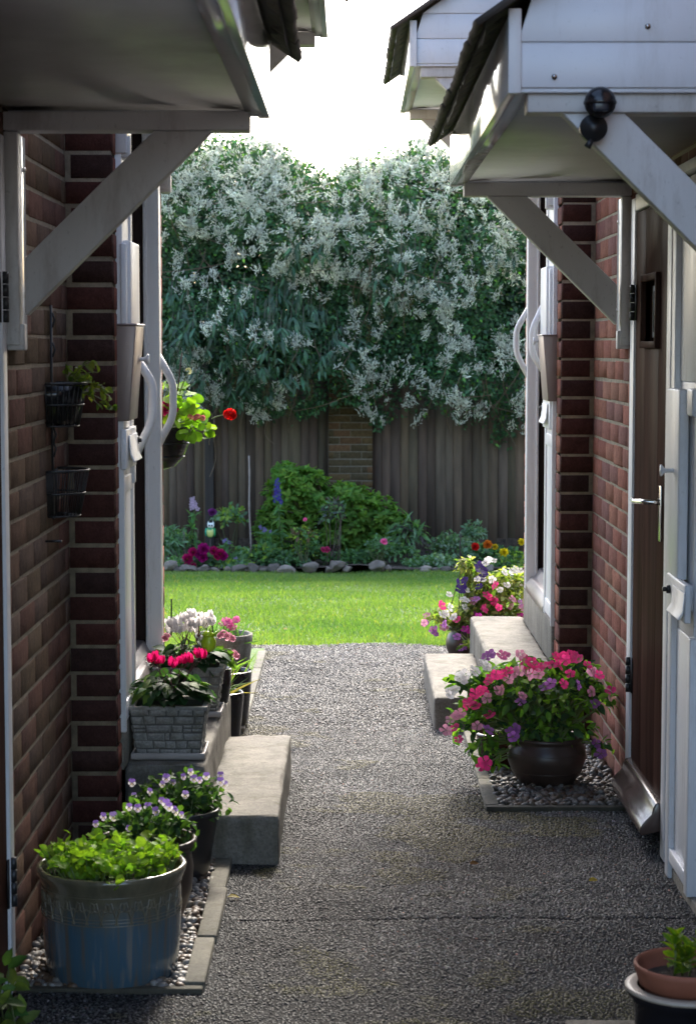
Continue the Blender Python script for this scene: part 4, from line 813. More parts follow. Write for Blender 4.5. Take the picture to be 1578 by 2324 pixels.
def rocks():
    r = np.random.default_rng(21)
    L = [(385, 1283, .085, 'pale grey upright rock at the left end of the rockery by the house corner', .42), (402, 1297, .06, 'small dark rock in the gap at the left end of the rockery', .2), (420, 1299, .08, 'flat pale rock below the leftmost dahlia bloom', .34), (418, 1290, .055, 'small rock behind the flat pale one under the dahlias', .28), (437, 1295, .075, 'grey flat topped rock directly below the dahlia cluster', .3), (463, 1302, .08, 'long low rock set in the grass below the dahlias', .36), (490, 1299, .05, 'small pale rock right of the dahlias', .45),
         (538, 1290, .095, 'large brown grey rock left of the foot of the bamboo cane', .26), (518, 1300, .06, 'flat pale slab like rock left of the large brown grey one', .42), (573, 1295, .085, 'dark rounded rock at the foot of the bamboo cane', .2), (556, 1302, .035, 'tiny white rock below the foot of the bamboo cane', .5), (597, 1297, .045, 'small rock right of the dark rounded one', .3), (620, 1290, .075, 'rough brown rock below the delphinium', .22), (628, 1296, .055, 'pale split rock below the delphinium', .46), (652, 1294, .07, 'white angular rock left of the long rough block', .5),
         (708, 1288, .105, 'long rough crumbly block of rock in the middle of the rockery', .34), (765, 1284, .1, 'jagged brown rock right of the long rough block', .3), (785, 1292, .065, 'pale blue grey rock right of the jagged one', .45), (745, 1297, .06, 'low grey rock in front of the jagged one', .36), (858, 1284, .085, 'weathered rectangular rock below the pink rose', .36), (880, 1290, .06, 'flat grey rock right of the weathered rectangular one', .3), (962, 1293, .075, 'smooth white rock left of the purple and white flowers', .6), (985, 1294, .05, 'brown rock beside the smooth white one', .25), (1010, 1294, .07, 'dull brown rock behind the left edge of the petunias', .24), (1052, 1297, .07, 'pale rock half hidden behind the petunias', .5), (1110, 1294, .08, 'grey rock hidden behind the tall white petunias', .35), (1160, 1295, .08, 'grey rock near the right house corner', .33)]
    for i, (x, y, s, lb, v) in enumerate(L):
        p = at(x, y, 18.2+.0*i); V, Fc, _ = rock_big[i % 5]; s = s*.88; V = V*np.array([s*r.uniform(1.05, 1.6), s*.8, s*r.uniform(.42, .72)]); a = r.uniform(-.4, .4); V = np.stack([V[:, 0]*math.cos(a)-V[:, 1]*math.sin(a), V[:, 0]*math.sin(a)+V[:, 1]*math.cos(a), V[:, 2]], -1)
        
        for _ in range(16):                            # chipped planes
            nn = nz(r.normal(size=3)*np.array([1, .8, .9])); dd = V@nn; lim = dd.max()*r.uniform(.55, .85); V = V-np.outer(np.maximum(dd-lim, 0), nn)
        V = V*1.1+r.normal(0, s*.02, V.shape)
        mb = MB(); mb.add(V+np.array([p[0], p[1], max(p[2], float(slope_z(np.array(p[1])))+.02)]), Fc, np.array([v, v*.85, v*.7])*.4); tag(mb.build('rock', STONE), lb, 'rock', 'rocks edging the flower bed')
rocks()

# ------------------------------------------------------------------ pots on the left
def soil_disc(mb, c, r, z, m=1): mb.lathe([(0, .004), (r*.6, .006), (r, 0)], (c[0], c[1], z), 24, (1, 1, 1), m)
def pot(name, label, c, prof, mat, rim_t=.012, cat='pot', k=48, group=None, soil=-.03, extra=None):
    """lathe pot with wall thickness; prof outer (r,z) bottom to top"""
    t = thing(name, label, cat, c, group); mb = MB(); ir = [(max(r-rim_t, .01), z) for r, z in prof][::-1]; p = [(0, 0)]+prof+[(prof[-1][0]-rim_t*.5, prof[-1][1]+.004)]+[(ir[0][0], ir[0][1])]+[(q[0], max(q[1], .02)) for q in ir[1:]]
    mb.lathe(p, c, k); mb.build('body', mat, t, smooth=True)
    mb = MB(); zt = prof[-1][1]+soil; rs = np.interp(zt, [q[1] for q in prof], [q[0] for q in prof])-rim_t; mb.lathe([(0, zt+.006), (rs*.6, zt+.004), (rs, zt)], c, 28); mb.build('soil', SOIL, t); return t
pb = pot('glazed_pot', 'large blue drip glazed pot with a carved band, nearest on the left', (-.588, 4.815, 0.008), [(.155, 0), (.160, .01), (.166, .06), (.170, .14), (.171, .2), (.170, .225), (.172, .235), (.178, .25), (.183, .262), (.184, .272)], GLAZE, .014)
mb = MB()                                           # raised scroll work round the shoulder
for k in range(13):
    a0 = -2.9+k*.21
    for fl in (0, 1):
        pts = []
        for q in np.linspace(0, 1, 16):
            th = q*4.6; rr = .016*(1-q*.75); du = rr*math.sin(th)*(1 if fl else -1); dz = .205+rr*math.cos(th)-(0 if q > .04 else .02)
            a = a0+du/.17+fl*.085; pts.append((-.588+.1705*math.cos(a), 4.815+.1705*math.sin(a), .008+dz))
        pts = [(-.588+.171*math.cos(a0+fl*.085+.06*(1-2*fl)), 4.815+.171*math.sin(a0+fl*.085+.06*(1-2*fl)), .008+.165)]+pts; mb.tube(pts, .002, 5, cap=False)
for z in (.16, .168, .176, .228, .234): mb.lathe([(.1695, z), (.1725, z+.0015), (.1695, z+.003)], (-.588, 4.815, .008), 48)
mb.build('carved_band', plain('band_glaze', (.13, .11, .07), .3, .3, 20, coat=.4), pb, smooth=True)
def seedlings():
    r = np.random.default_rng(31); c = np.array([-.588, 4.815, .25]); t = thing('seedling_clump', 'bright green clump of young leafy seedlings filling the blue glazed pot', 'plant', c); mb = MB(); ms = MB()
    n = 300; a = r.uniform(0, 6.28, n); q = np.sqrt(r.random(n))*.148; P = c+np.stack([q*np.cos(a), q*np.sin(a), 0*a], -1)
    tips = P+np.stack([r.normal(0, .012, n), r.normal(0, .012, n), r.uniform(.02, .07, n)], -1); stems(ms, P, tips, .0018, .005, (.13, .2, .05), r)
    for p in tips:
        k = r.integers(4, 7); d = nz(np.cross([0, 0, 1.], r.normal(size=(k, 3)))+np.array([0, 0, .8])); nn = nz(np.array([0, -.4, .9])+.5*r.normal(size=(k, 3)))
        mb.inst(SMALLOV if r.random() < .6 else ROUND, frames(d, nn)*r.uniform(.013, .026, k)[:, None, None], p+r.normal(0, .006, (k, 3)), jitcol((.20, .33, .03), k, .18, .08, r))
    mb.build('foliage', LEAF, t); ms.build('stem', STEMM, t)
seedlings()
pot('glazed_pot', 'brown glazed pot of violas just behind the blue pot', (-.545, 5.24, .008), [(.085, 0), (.1, .03), (.12, .09), (.125, .15), (.12, .19), (.122, .205), (.132, .215), (.134, .228)], BROWNGLAZE)
pot('glazed_pot', 'dark grey tapering pot of violas against the front of the left step', (-.488, 5.69, .008), [(.07, 0), (.078, .03), (.09, .1), (.1, .16), (.105, .185), (.11, .193), (.11, .203)], GREYGLAZE)
def violas(c, rx, rz, pts, label, seed):
    r = np.random.default_rng(seed); t = thing('viola_plant', label, 'violas', c); mb = MB(); ms = MB()
    P = bush(mb, np.array(c)+[0, 0, rz*.35], (rx, rx*.75, rz), 620, SMALLOV, .03, [(.055, .115, .03), (.08, .16, .03), (.035, .08, .03)], .4, -.2, r, .6)
    tips = []
    for (x, y, Y, k) in pts:
        p = at(x, y, Y); tips.append(p); dk, pa = [((.18, .11, .38), (.74, .73, .74)), ((.15, .09, .32), (.64, .57, .72)), ((.22, .16, .40), (.76, .75, .70))][k]
        f = nz(np.array([r.normal(0, .35), -1, r.normal(.25, .2)])); upv = np.array([0, 0, 1.]); d = nz(upv-f*np.dot(upv, f)); put(mesh_of('viola:%d' % k, f_viola(dk, pa)), 'flower', t, p, frames(d[None], f[None])[0], .0122*r.uniform(.8, 1.2))
    stems(ms, [np.array(c)+r.normal(0, rx*.4, 3)*[1, 1, 0] for _ in tips], np.array(tips)+[0, .004, 0], .0013, .01, (.09, .15, .04), r); mb.build('foliage', LEAF, t); ms.build('stem', STEMM, t)
v7 = lambda L, Y: [(*px7(x, y), Y+rng.normal(0, .03), k) for x, y, k in L]
violas((-.545, 5.24, .21), .145, .10, v7([(680, 300, 0), (725, 305, 1), (778, 298, 0), (850, 265, 1), (875, 282, 0), (890, 300, 0), (820, 322, 1), (915, 312, 0), (955, 340, 0), (545, 350, 1), (597, 350, 2), (505, 388, 1), (678, 412, 1), (925, 325, 2)], 5.17), 'pale violet and white violas in the brown pot behind the blue pot', 41)
violas((-.488, 5.69, .19), .15, .10, v7([(695, 172, 0), (790, 220, 0), (875, 148, 1), (855, 180, 2), (1003, 115, 2), (965, 140, 1), (1020, 150, 1), (1085, 138, 0), (1160, 132, 1), (1160, 165, 0), (1180, 182, 2), (975, 235, 2), (910, 170, 1), (705, 240, 2), (1050, 158, 1)], 5.62), 'violet and white violas spilling over the grey pot onto the step', 42)
# fallen leaf and yellow leaf on the asphalt
for (x, y, col, lb) in ((*px7(1197, 772), (.30, .22, .03), 'fallen yellow leaf on the asphalt beside the left kerb'), (*px7(690, 985), (.12, .04, .015), 'x')):
    if lb == 'x': continue
    d = ray(x, y); p = np.array([0, 0, CAMH])+d*((.012-CAMH)/d[2]); mb = MB(); mb.inst(OVATE, frames(np.array([[1, .3, .1]]), np.array([[0, -.3, 1.]]))*.035, p[None], np.array([col])); tag(mb.build('fallen_leaf', LEAF), lb, 'leaf')
for x, y, lb in ((*px5(1488, 400), 'fallen yellow leaf on the lawn right of the white cyclamen'), (1335, 1998, 'small pale fallen leaf on the asphalt in the path centre near the joint'), (1065, 1960, 'curled brown fallen leaf on the asphalt below the left step')):
    d = ray(x, y); p = np.array([0, 0, CAMH])+d*((.014-CAMH)/d[2]); p[2] += float(slope_z(np.array(p[1])))+(.03 if p[1] > 10 else 0); mb = MB(); mb.inst(OVATE, frames(np.array([[1, .5, .15]]), np.array([[.2, -.5, 1.]]))*.032, p[None], np.array([(.32, .24, .05) if 'brown' not in lb else (.14, .07, .03)])); tag(mb.build('fallen_leaf', LEAF), lb, 'leaf')
# leaves at the lower left corner
def corner_plant():
    r = np.random.default_rng(45); c = np.array([-.80, 4.42, .01]); t = thing('leafy_plant', 'leafy sprig at the lower left corner beside the white door frame', 'plant', c); mb = MB(); ms = MB(); tips = []
    for (x, y) in ((20, 2195), (5, 2215), (32, 2210), (12, 2245), (30, 2240), (2, 2275), (25, 2290), (45, 2300), (10, 2310), (35, 2320), (-12, 2230), (-15, 2290), (0, 2330), (15, 2275)):
        p = at(x, y, 4.42+r.normal(0, .03)); tips.append(p); k = 2; mb.inst(OVATE, frames(nz(r.normal(size=(k, 3))*.6+[.6, -.2, .1]), nz(r.normal(size=(k, 3))*.3+[0, -.5, .8]))*r.uniform(.035, .05, k)[:, None, None], p+r.normal(0, .006, (k, 3)), jitcol((.07, .12, .03), k, .3, .15, r))
    stems(ms, [c+r.normal(0, .02, 3)*[1, 1, 0] for _ in tips], tips, .002, .01, (.1, .12, .04), r); mb.build('foliage', LEAF, t); ms.build('stem', STEMM, t)
corner_plant()
# stone effect square planters on their trays
def stone_planter(label, c, w0, w1, dp0, dp1, h, seed):
    """blocks modelled one by one on four tapering sides"""
    r = np.random.default_rng(seed); t = thing('stone_planter', label, 'planter', c); mb = MB(); c = np.array(c)
    def side(f):                                   # f(u in -1..1, v 0..1, out) -> point
        rows = np.array([0, .17, .34, .5, .67, .84, 1])
        for k in range(6):
            cuts = np.sort(np.concatenate([[-1, 1], np.linspace(-1, 1, 6)[1:-1]+r.normal(0, .11, 4)+.12*(k % 2)])); 
            for a, b in zip(cuts[:-1], cuts[1:]):
                hs = [(rows[k], rows[k+1])]
                if r.random() < .16 and k < 5: hs = [(rows[k], (rows[k]+rows[k+1])/2), ((rows[k]+rows[k+1])/2, rows[k+1])]
                for v0, v1 in hs:
                    g, gv = .018, .012; o = r.uniform(.003, .006); e = .045; V = []
                    for (u, v, q) in ((a+g, v0+gv, 0), (b-g, v0+gv, 0), (b-g, v1-gv, 0), (a+g, v1-gv, 0), (a+g+e, v0+gv+e*.8, o), (b-g-e, v0+gv+e*.8, o), (b-g-e, v1-gv-e*.8, o), (a+g+e, v1-gv-e*.8, o)): V.append(f(u+r.normal(0, .008), v+r.normal(0, .006), q+(.004 if k == 5 else 0)))
                    mb.add(V, [(0, 1, 5, 4), (1, 2, 6, 5), (2, 3, 7, 6), (3, 0, 4, 7), (4, 5, 6, 7)])
        mb.add([f(-1, 0, 0), f(1, 0, 0), f(1, 1, 0), f(-1, 1, 0)], [(0, 1, 2, 3)], m=1)
    W = lambda v: w0+(w1-w0)*v; Dp = lambda v: dp0+(dp1-dp0)*v
    side(lambda u, v, o: c+[u*W(v), -Dp(v)-o, v*h]); side(lambda u, v, o: c+[W(v)+o, u*Dp(v), v*h]); side(lambda u, v, o: c+[-W(v)-o, -u*Dp(v), v*h]); side(lambda u, v, o: c+[-u*W(v), Dp(v)+o, v*h])
    q = .016; a, b = w1+.006, dp1+.006
    for x0, x1, y0, y1 in ((-a, a, -b, -b+q), (-a, a, b-q, b), (-a, -a+q, -b+q, b-q), (a-q, a, -b+q, b-q)): mb.box(c[0]+x0, c[0]+x1, c[1]+y0, c[1]+y1, c[2]+h*.97, c[2]+h+.006)
    mb.build('body', [STONEPOT, plain('planter_joints', (.10, .095, .085), .95)], t, bevel=.002)
    mb = MB(); mb.box(c[0]-w1+.014, c[0]+w1-.014, c[1]-dp1+.014, c[1]+dp1-.014, c[2]+h*.6, c[2]+h-.02); mb.build('soil', SOIL, t); return t
def tray(label, c, w, d):
    mb = MB(); x, y, z = c
    mb.box(x-w, x+w, y-d, y+d, z, z+.005)
    for s_, (x0, x1, y0, y1) in enumerate(((x-w-.008, x+w+.008, y-d-.008, y-d), (x-w-.008, x+w+.008, y+d, y+d+.008), (x-w-.008, x-w, y-d, y+d), (x+w, x+w+.008, y-d, y+d))): mb.box(x0, x1, y0, y1, z+.003, z+.022)
    tag(mb.build('plant_tray', plain('tray_plastic', (.33, .29, .26), .4, .15, 12), bevel=.004), label, 'tray')
zu = .289
tray('square plastic tray under the nearer stone effect planter', (-.557, 6.09, zu), .105, .09); tray('square plastic tray under the farther stone effect planter', (-.552, 6.78, zu), .105, .085)
stone_planter('nearer stone effect planter on the upper step, holding the magenta cyclamen', (-.557, 6.09, zu+.008), .095, .115, .08, .095, .152, 51)
stone_planter('farther stone effect planter on the upper step, holding the white cyclamen', (-.552, 6.78, zu+.008), .092, .113, .075, .09, .158, 52)
def cyclamen(c, pts, col, label, seed, Y, sc, nl=150):
    r = np.random.default_rng(seed); t = thing('cyclamen', label, 'cyclamen', c); mb = MB(); ms = MB(); n = nl; a = r.uniform(0, 6.28, n); q = np.sqrt(r.random(n))*.12
    P = np.array(c)+np.stack([q*np.cos(a), q*np.sin(a)*.75, 0.004+.05*r.random(n)+.05*(1-q/.12)], -1); d = nz(np.stack([np.cos(a), np.sin(a), r.normal(0, .2, n)-.15], -1)); nn = nz(np.array([0, 0, 1.])+.35*r.normal(size=(n, 3)))
    cl = jitcol((.028, .07, .026), n, .25, .1, r); y = r.random(n) < .1; cl[y] = (.1, .17, .03); mb.inst(HEART, frames(d, nn)*r.uniform(.03, .05, n)[:, None, None], P, cl); mb.build('foliage', LEAF, t); tips = []
    for i, (x, y) in enumerate(pts):
        p = at(x, y, Y+r.normal(0, .025)); tips.append(p); k = i % 3; f = nz(np.array([r.normal(0, .25), r.normal(0, .25), 1.])); bloom(t, 'cyc:%s%d' % (col, k), f_cyclamen(col, k+seed), p, f, sc*r.uniform(.85, 1.15))
    stems(ms, [np.array(c)+r.normal(0, .03, 3)*[1, 1, 0] for _ in tips], np.array(tips)-[0, 0, .003], .0015, .006, (.12, .04, .05), r); ms.build('stem', STEMM, t)
cyclamen((-.557, 6.09, .456), [px5(x, y) for x, y in ((790, 585), (825, 590), (850, 590), (895, 600), (910, 612), (940, 592), (970, 590), (990, 580), (1005, 585), (1045, 560), (1070, 562), (1035, 550), (815, 570))], (.60, .012, .14), 'magenta cyclamen with dark leaves in the nearer stone planter', 61, 6.05, .026)
cyclamen((-.552, 6.78, .452), [px5(x, y) for x, y in ((895, 395), (920, 390), (945, 385), (970, 372), (1000, 360), (1015, 350), (1050, 365), (1085, 370), (1100, 365), (890, 430), (915, 425), (940, 430), (965, 420), (985, 400), (1005, 395), (1030, 400), (1055, 392), (1080, 400), (960, 365), (1120, 385), (1035, 430), (1000, 425))], (.78, .77, .76), 'white cyclamen crowded in the farther stone planter', 62, 6.75, .031)
for (x, y0, y1, Y, lb) in ((*px5(902, 258), px5(902, 420)[1], 6.74, 'long dark plant stake at the left of the white cyclamen'), (*px5(1046, 335), px5(1046, 430)[1], 6.76, 'brown plant stake in the middle of the white cyclamen'), (*px5(1086, 330), px5(1086, 430)[1], 6.78, 'dark plant stake at the right of the white cyclamen'), (*px5(1118, 378), px5(1118, 450)[1], 6.8, 'short blue black plant stake behind the lime green ornament')):
    a, b = at(x, y0, Y), at(x, y1+12, Y); mb = MB(); mb.tube([a, b], .0028, 6, (.015, .014, .016) if 'brown' not in lb else (.14, .05, .03)); tag(mb.build('plant_stake', STEMM), lb, 'stake')
def lime_bird():
    c = at(*px5(1098, 490), 6.70); t = thing('bird_ornament', 'small lime green bird shaped ornament among the white cyclamen', 'ornament', c-np.array([0, 0, .03])); V, Fc, _ = rock_template(98, 2); V = nz(V); g = (.36, .52, .02)
    mb = MB(); mb.add(V*np.array([.026, .024, .031])+c, Fc, g); mb.build('body', CERAMIC, t, smooth=True)
    mb = MB(); mb.add(V*np.array([.019, .019, .013])+c+[-.003, 0, .03], Fc, np.array(g)*1.1); mb.build('head', CERAMIC, t, smooth=True)
    mb = MB(); mb.prism([(c[0]+.012, c[2]+.03), (c[0]+.035, c[2]+.046), (c[0]+.018, c[2]+.022)], 'y', c[1]-.008, c[1]+.008, g); mb.prism([(c[0]-.002, c[2]+.035), (c[0]+.003, c[2]+.056), (c[0]+.011, c[2]+.038)], 'y', c[1]-.006, c[1]+.006, g); mb.build('tail', CERAMIC, t)
lime_bird()
pot('tall_pot', 'tall black glossy pot against the far end of the left step, lower of the two', (-.478, 7.35, .0), [(.055, 0), (.062, .05), (.072, .16), (.078, .22), (.08, .255), (.08, .262)], BLACKGLOSS, .008)
pot('tall_pot', 'wider black glossy pot behind the lower one, its rim catching the sun', (-.505, 8.0, .0), [(.085, 0), (.09, .05), (.1, .15), (.104, .22), (.105, .236)], BLACKGLOSS, .009)
pot('stone_pot', 'round pale stone pot with a ridged rim behind the black pots', (-.535, 8.36, .0), [(.08, 0), (.09, .06), (.105, .18), (.112, .25), (.118, .285), (.115, .295), (.12, .31), (.122, .335)], STONEPOT, .014)
def tuft(label, c, n, L, seed, cols):
    r = np.random.default_rng(seed); t = thing('grass_tuft', label, 'plant', c); mb = MB(); d = nz(r.normal(size=(n, 3))*[.5, .5, .2]+[0, 0, .9]); mb.inst(SPEAR, frames(d, rdirs(n, 0, r))*r.uniform(L*.5, L, n)[:, None, None], np.array(c)+r.normal(0, .025, (n, 3))*[1, 1, 0], np.array(cols)[r.integers(0, len(cols), n)]); mb.build('foliage', LEAF, t)
tuft('thin straggly grass with dry blades in the lower black pot', (-.478, 7.35, .235), 46, .15, 71, [(.12, .2, .04), (.3, .24, .1), (.1, .17, .04)]); tuft('green thin leaves in the wider black pot', (-.505, 8.0, .205), 40, .16, 72, [(.1, .2, .04), (.14, .24, .05)])
def pinks():
    r = np.random.default_rng(73); c = (-.535, 8.36, .31); t = thing('pink_dianthus', 'pink dianthus with narrow leaves in the round stone pot', 'dianthus', c); mb = MB(); n = 120; mb.inst(SPEAR, frames(nz(r.normal(size=(n, 3))*.6+[0, 0, .8]), rdirs(n, 0, r))*r.uniform(.05, .1, n)[:, None, None], np.array(c)+r.normal(0, .045, (n, 3))*[1, 1, .3], jitcol((.07, .15, .05), n, .2, .1, r)); mb.build('foliage', LEAF, t); ms = MB(); tips = []
    for (x, y) in ((1190, 372), (1205, 380), (1243, 367), (1215, 400), (1225, 410), (1175, 385), (1240, 372), (1200, 395)):
        p = at(*px5(x, y), 8.3); tips.append(p); bloom(t, 'dianthus:%d' % (x % 2), f_five((.72, .2, .42), (.5, .08, .3), x % 2, 1, 6, .45, .2, .12), p, (r.normal(0, .4), -.7, .8), .02)
    stems(ms, [np.array(c) for _ in tips], tips, .0016, .006, (.1, .17, .06), r); ms.build('stem', STEMM, t)
    c = (-.485, 7.0, .44); t = thing('pink_hydrangea', 'small hydrangea with pale pink heads spilling right of the white cyclamen', 'hydrangea', c); mb = MB()
    bush(mb, np.array(c)+[0, 0, .0], (.07, .06, .05), 60, OVATE, .05, [(.09, .17, .03), (.06, .12, .03)], .5, .2, r); mb.build('foliage', LEAF, t)
    for (x, y, s) in ((1175, 440, .018), (1200, 455, .021), (1222, 465, .017), (1228, 545, .019), (1245, 557, .015), (1158, 450, .015), (880, 455, .02), (868, 465, .016)): bloom(t, 'hyd:%d' % (x % 2), f_umbel((.72, .38, .48), x % 2, 24, .36), at(*px5(x, y), 7.02), (0, -.8, .6), s)
    mb = MB(); mb.lathe([(.05, 0), (.06, .06), (.064, .12), (.055, .125), (.05, .1)], (c[0], c[1], .288), 20); p = tag(mb.build('flower_pot', PLASTIC, smooth=True), 'small dark pot hidden under the pink hydrangea on the upper step', 'pot')
pinks()

# ------------------------------------------------------------------ pots on the right
bowl = [(.085, 0), (.1, .012), (.122, .045), (.137, .085), (.139, .105), (.134, .128), (.122, .146), (.119, .152), (.127, .16), (.129, .168)]
b1 = pot('glazed_pot', 'round dark brown glazed bowl on the gravel beside the wooden door', (.69, 6.93, .012), bowl, BROWNGLAZE)
mb = MB()
for z in (.052, .118): r_ = np.interp(z, [q[1] for q in bowl], [q[0] for q in bowl]); mb.lathe([(r_-.001, z-.003), (r_+.0016, z), (r_-.001, z+.003)], (.69, 6.93, .012), 48)
mb.build('ring', BROWNGLAZE, b1, smooth=True)
pot('glazed_pot', 'small reddish brown pot half hidden left of the dark bowl', (.545, 7.22, .012), [(.05, 0), (.065, .02), (.08, .06), (.084, .09), (.08, .105), (.086, .115), (.086, .123)], REDGLAZE)
pot('glazed_pot', 'round brown glazed pot by the lawn, at the far end of the right step', (.565, 9.8, .0), [(.055, 0), (.075, .02), (.092, .06), (.094, .09), (.082, .125), (.07, .14), (.075, .155), (.083, .165)], BROWNGLAZE)
def impatiens(label, name, cat, c, lumps, flowers, Y, seed, leafcols, leafsz, base, dY=.13, sc=.0205):
    r = np.random.default_rng(seed); t = thing(name, label, cat, base); mb = MB(); ms = MB()
    for (x, y, a, b, n, Yc) in lumps:
        P = bush(mb, at(x, y, Yc), (a, a*.75, b), n, OVATE, leafsz, leafcols, .55, .35, r, .8, zmin=.02); tp = P[r.integers(0, n, n//5)]
        stems(ms, [np.array(base)+r.normal(0, .035, 3)*[1, 1, 0] for _ in tp], tp, .0036, .03, (.14, .19, .05), r)
    mb.build('foliage', LEAF, t); ms.build('stem', STEMM, t)
    for i, (x, y, col, k) in enumerate(flowers):
        q = px6(x, y); p = at(*q, Y+dY*r.uniform(-1, .6)); f = nz(np.array([r.normal(0, .5), -.65, r.normal(.65, .35)])); key = 'imp:%s%d' % (col, i % 3)
        bloom(t, key, f_five(col, np.array(col)*.55+.02, i % 3, 1., 5, .52, .12, .05), p, f, sc*k*r.uniform(.9, 1.12))
    return t
fl = [(x, y, HOT, 1.) for x, y in ((700, 730), (730, 745), (760, 752), (720, 772), (692, 762), (830, 700), (870, 700), (900, 690), (930, 700), (950, 715), (880, 720), (850, 708), (915, 712), (660, 715), (1000, 745), (1060, 800), (490, 810), (470, 832), (512, 800), (555, 790), (580, 775), (535, 800), (400, 900), (422, 890), (440, 882), (360, 945), (382, 930), (400, 965), (352, 960), (290, 1080), (310, 1145), (475, 1015), (1120, 882), (870, 848), (905, 792), (745, 770), (780, 745), (810, 745), (850, 752))]
fl += [(452, 1270, HOT, 1.5), (435, 1285, HOT, 1.1), (560, 700, PINK, 1.2), (640, 690, PALE, 1), (540, 692, PINK, 1.1)]
fl += [(x, y, PALE, 1.05) for x, y in ((640, 780), (612, 786), (670, 790), (575, 825), (540, 880), (460, 925), (650, 910), (1020, 780), (1038, 792), (690, 800), (300, 1020), (272, 1035), (410, 1072), (1020, 890), (318, 1008), (735, 795), (520, 885), (245, 1095))]
fl += [(x, y, LIL, 1.1) for x, y in ((770, 862), (800, 846), (640, 942), (595, 1100), (600, 1130), (612, 1092), (470, 1092), (1035, 955), (1070, 1220), (1046, 1166), (480, 690), (460, 700), (950, 855))]
fl += [(x, y, WHT, 1.1) for x, y in ((320, 810), (345, 800), (272, 890), (260, 905), (460, 750), (440, 745), (290, 880), (330, 825), (400, 780))]
IC = [(.13, .27, .035), (.2, .36, .045), (.08, .18, .04), (.045, .10, .045)]
impatiens('mass of pink, lilac and white impatiens spilling from the dark bowl', 'impatiens_plant', 'impatiens', None, [(1235, 1585, .25, .13, 430, 6.98), (1320, 1590, .13, .12, 150, 7.0), (1140, 1600, .17, .13, 230, 7.0), (1080, 1650, .11, .11, 130, 7.02), (1230, 1660, .2, .08, 230, 6.95), (1200, 1530, .2, .06, 170, 7.05), (1290, 1520, .12, .05, 110, 7.05), (1108, 1735, .05, .035, 34, 6.9), (1100, 1700, .06, .04, 40, 6.95), (1365, 1700, .04, .04, 14, 6.9), (1062, 1555, .08, .06, 90, 7.02)], fl, 6.83, 81, IC, .043, (.69, 6.95, .15))
f2 = [(x, y, WHT, 1.15) for x, y in ((470, 185), (495, 190), (455, 200), (615, 235), (640, 245), (600, 245), (555, 250), (490, 290), (440, 290), (350, 345), (335, 395), (352, 400), (260, 370), (225, 475), (245, 470), (285, 490), (265, 440), (345, 440), (410, 290), (570, 320), (530, 345))]
f2 += [(430, 235, PURP, 2.), (420, 215, PURP, 1.5), (445, 250, PURP, 1.6), (325, 320, PURP, 2.), (318, 345, PURP, 1.5), (345, 295, PURP, 1.2), (420, 328, PURP, 1.2), (425, 280, PURP, 1.3)]
f2 += [(x, y, HOT, 1.2) for x, y in ((505, 320), (475, 385), (460, 372), (510, 420), (525, 440), (500, 405), (450, 450), (445, 440), (215, 420), (222, 432), (300, 505))]
f2 += [(x, y, MAG, 1.3) for x, y in ((400, 480), (415, 490), (355, 560), (345, 555), (640, 480), (650, 490))]
f2 += [(x, y, LIL if (x % 2) else PALE, 1.25) for x, y in ((140, 480), (131, 525), (175, 560), (185, 580), (235, 530), (390, 405), (405, 395), (301, 595), (325, 657), (335, 650), (641, 420), (590, 435), (600, 395), (126, 520), (178, 570), (650, 440), (230, 545))]
impatiens('tangle of white, purple and pink petunias in the pot by the lawn', 'petunia_plant', 'petunias', None, [(1120, 1355, .16, .11, 300, 9.8), (1090, 1390, .2, .09, 280, 9.8), (1050, 1410, .14, .07, 170, 9.75), (1150, 1330, .12, .11, 190, 9.85), (1080, 1320, .08, .1, 110, 9.8), (1000, 1405, .08, .05, 60, 9.7), (1055, 1290, .05, .07, 60, 9.75), (1150, 1400, .12, .06, 130, 9.75), (1065, 1465, .05, .03, 30, 9.6)], f2, 9.66, 82, [(.2, .26, .06), (.25, .3, .07), (.11, .19, .035), (.28, .28, .11)], .04, (.565, 9.8, .15),   .12, .018)
mb = MB(); p = at(1178, 1310, 10.1)
for x0, x1, y0, y1, z0, z1 in ((.82, 1.3, 9.99, 10.0, .31, .40), (.82, 1.3, 10.14, 10.15, .31, .40), (.81, .82, 9.99, 10.15, .31, .40), (.81, 1.3, 9.99, 10.15, .30, .31)): mb.box(x0, x1, y0, y1, z0, z1)
mb.box(.86, .9, 10.02, 10.1, 0, .30); mb.box(1.2, 1.24, 10.02, 10.1, 0, .30)
tag(mb.build('garden_trough', WHITE, bevel=.003), 'white plastic trough on legs behind the petunias, by the right house corner', 'trough')
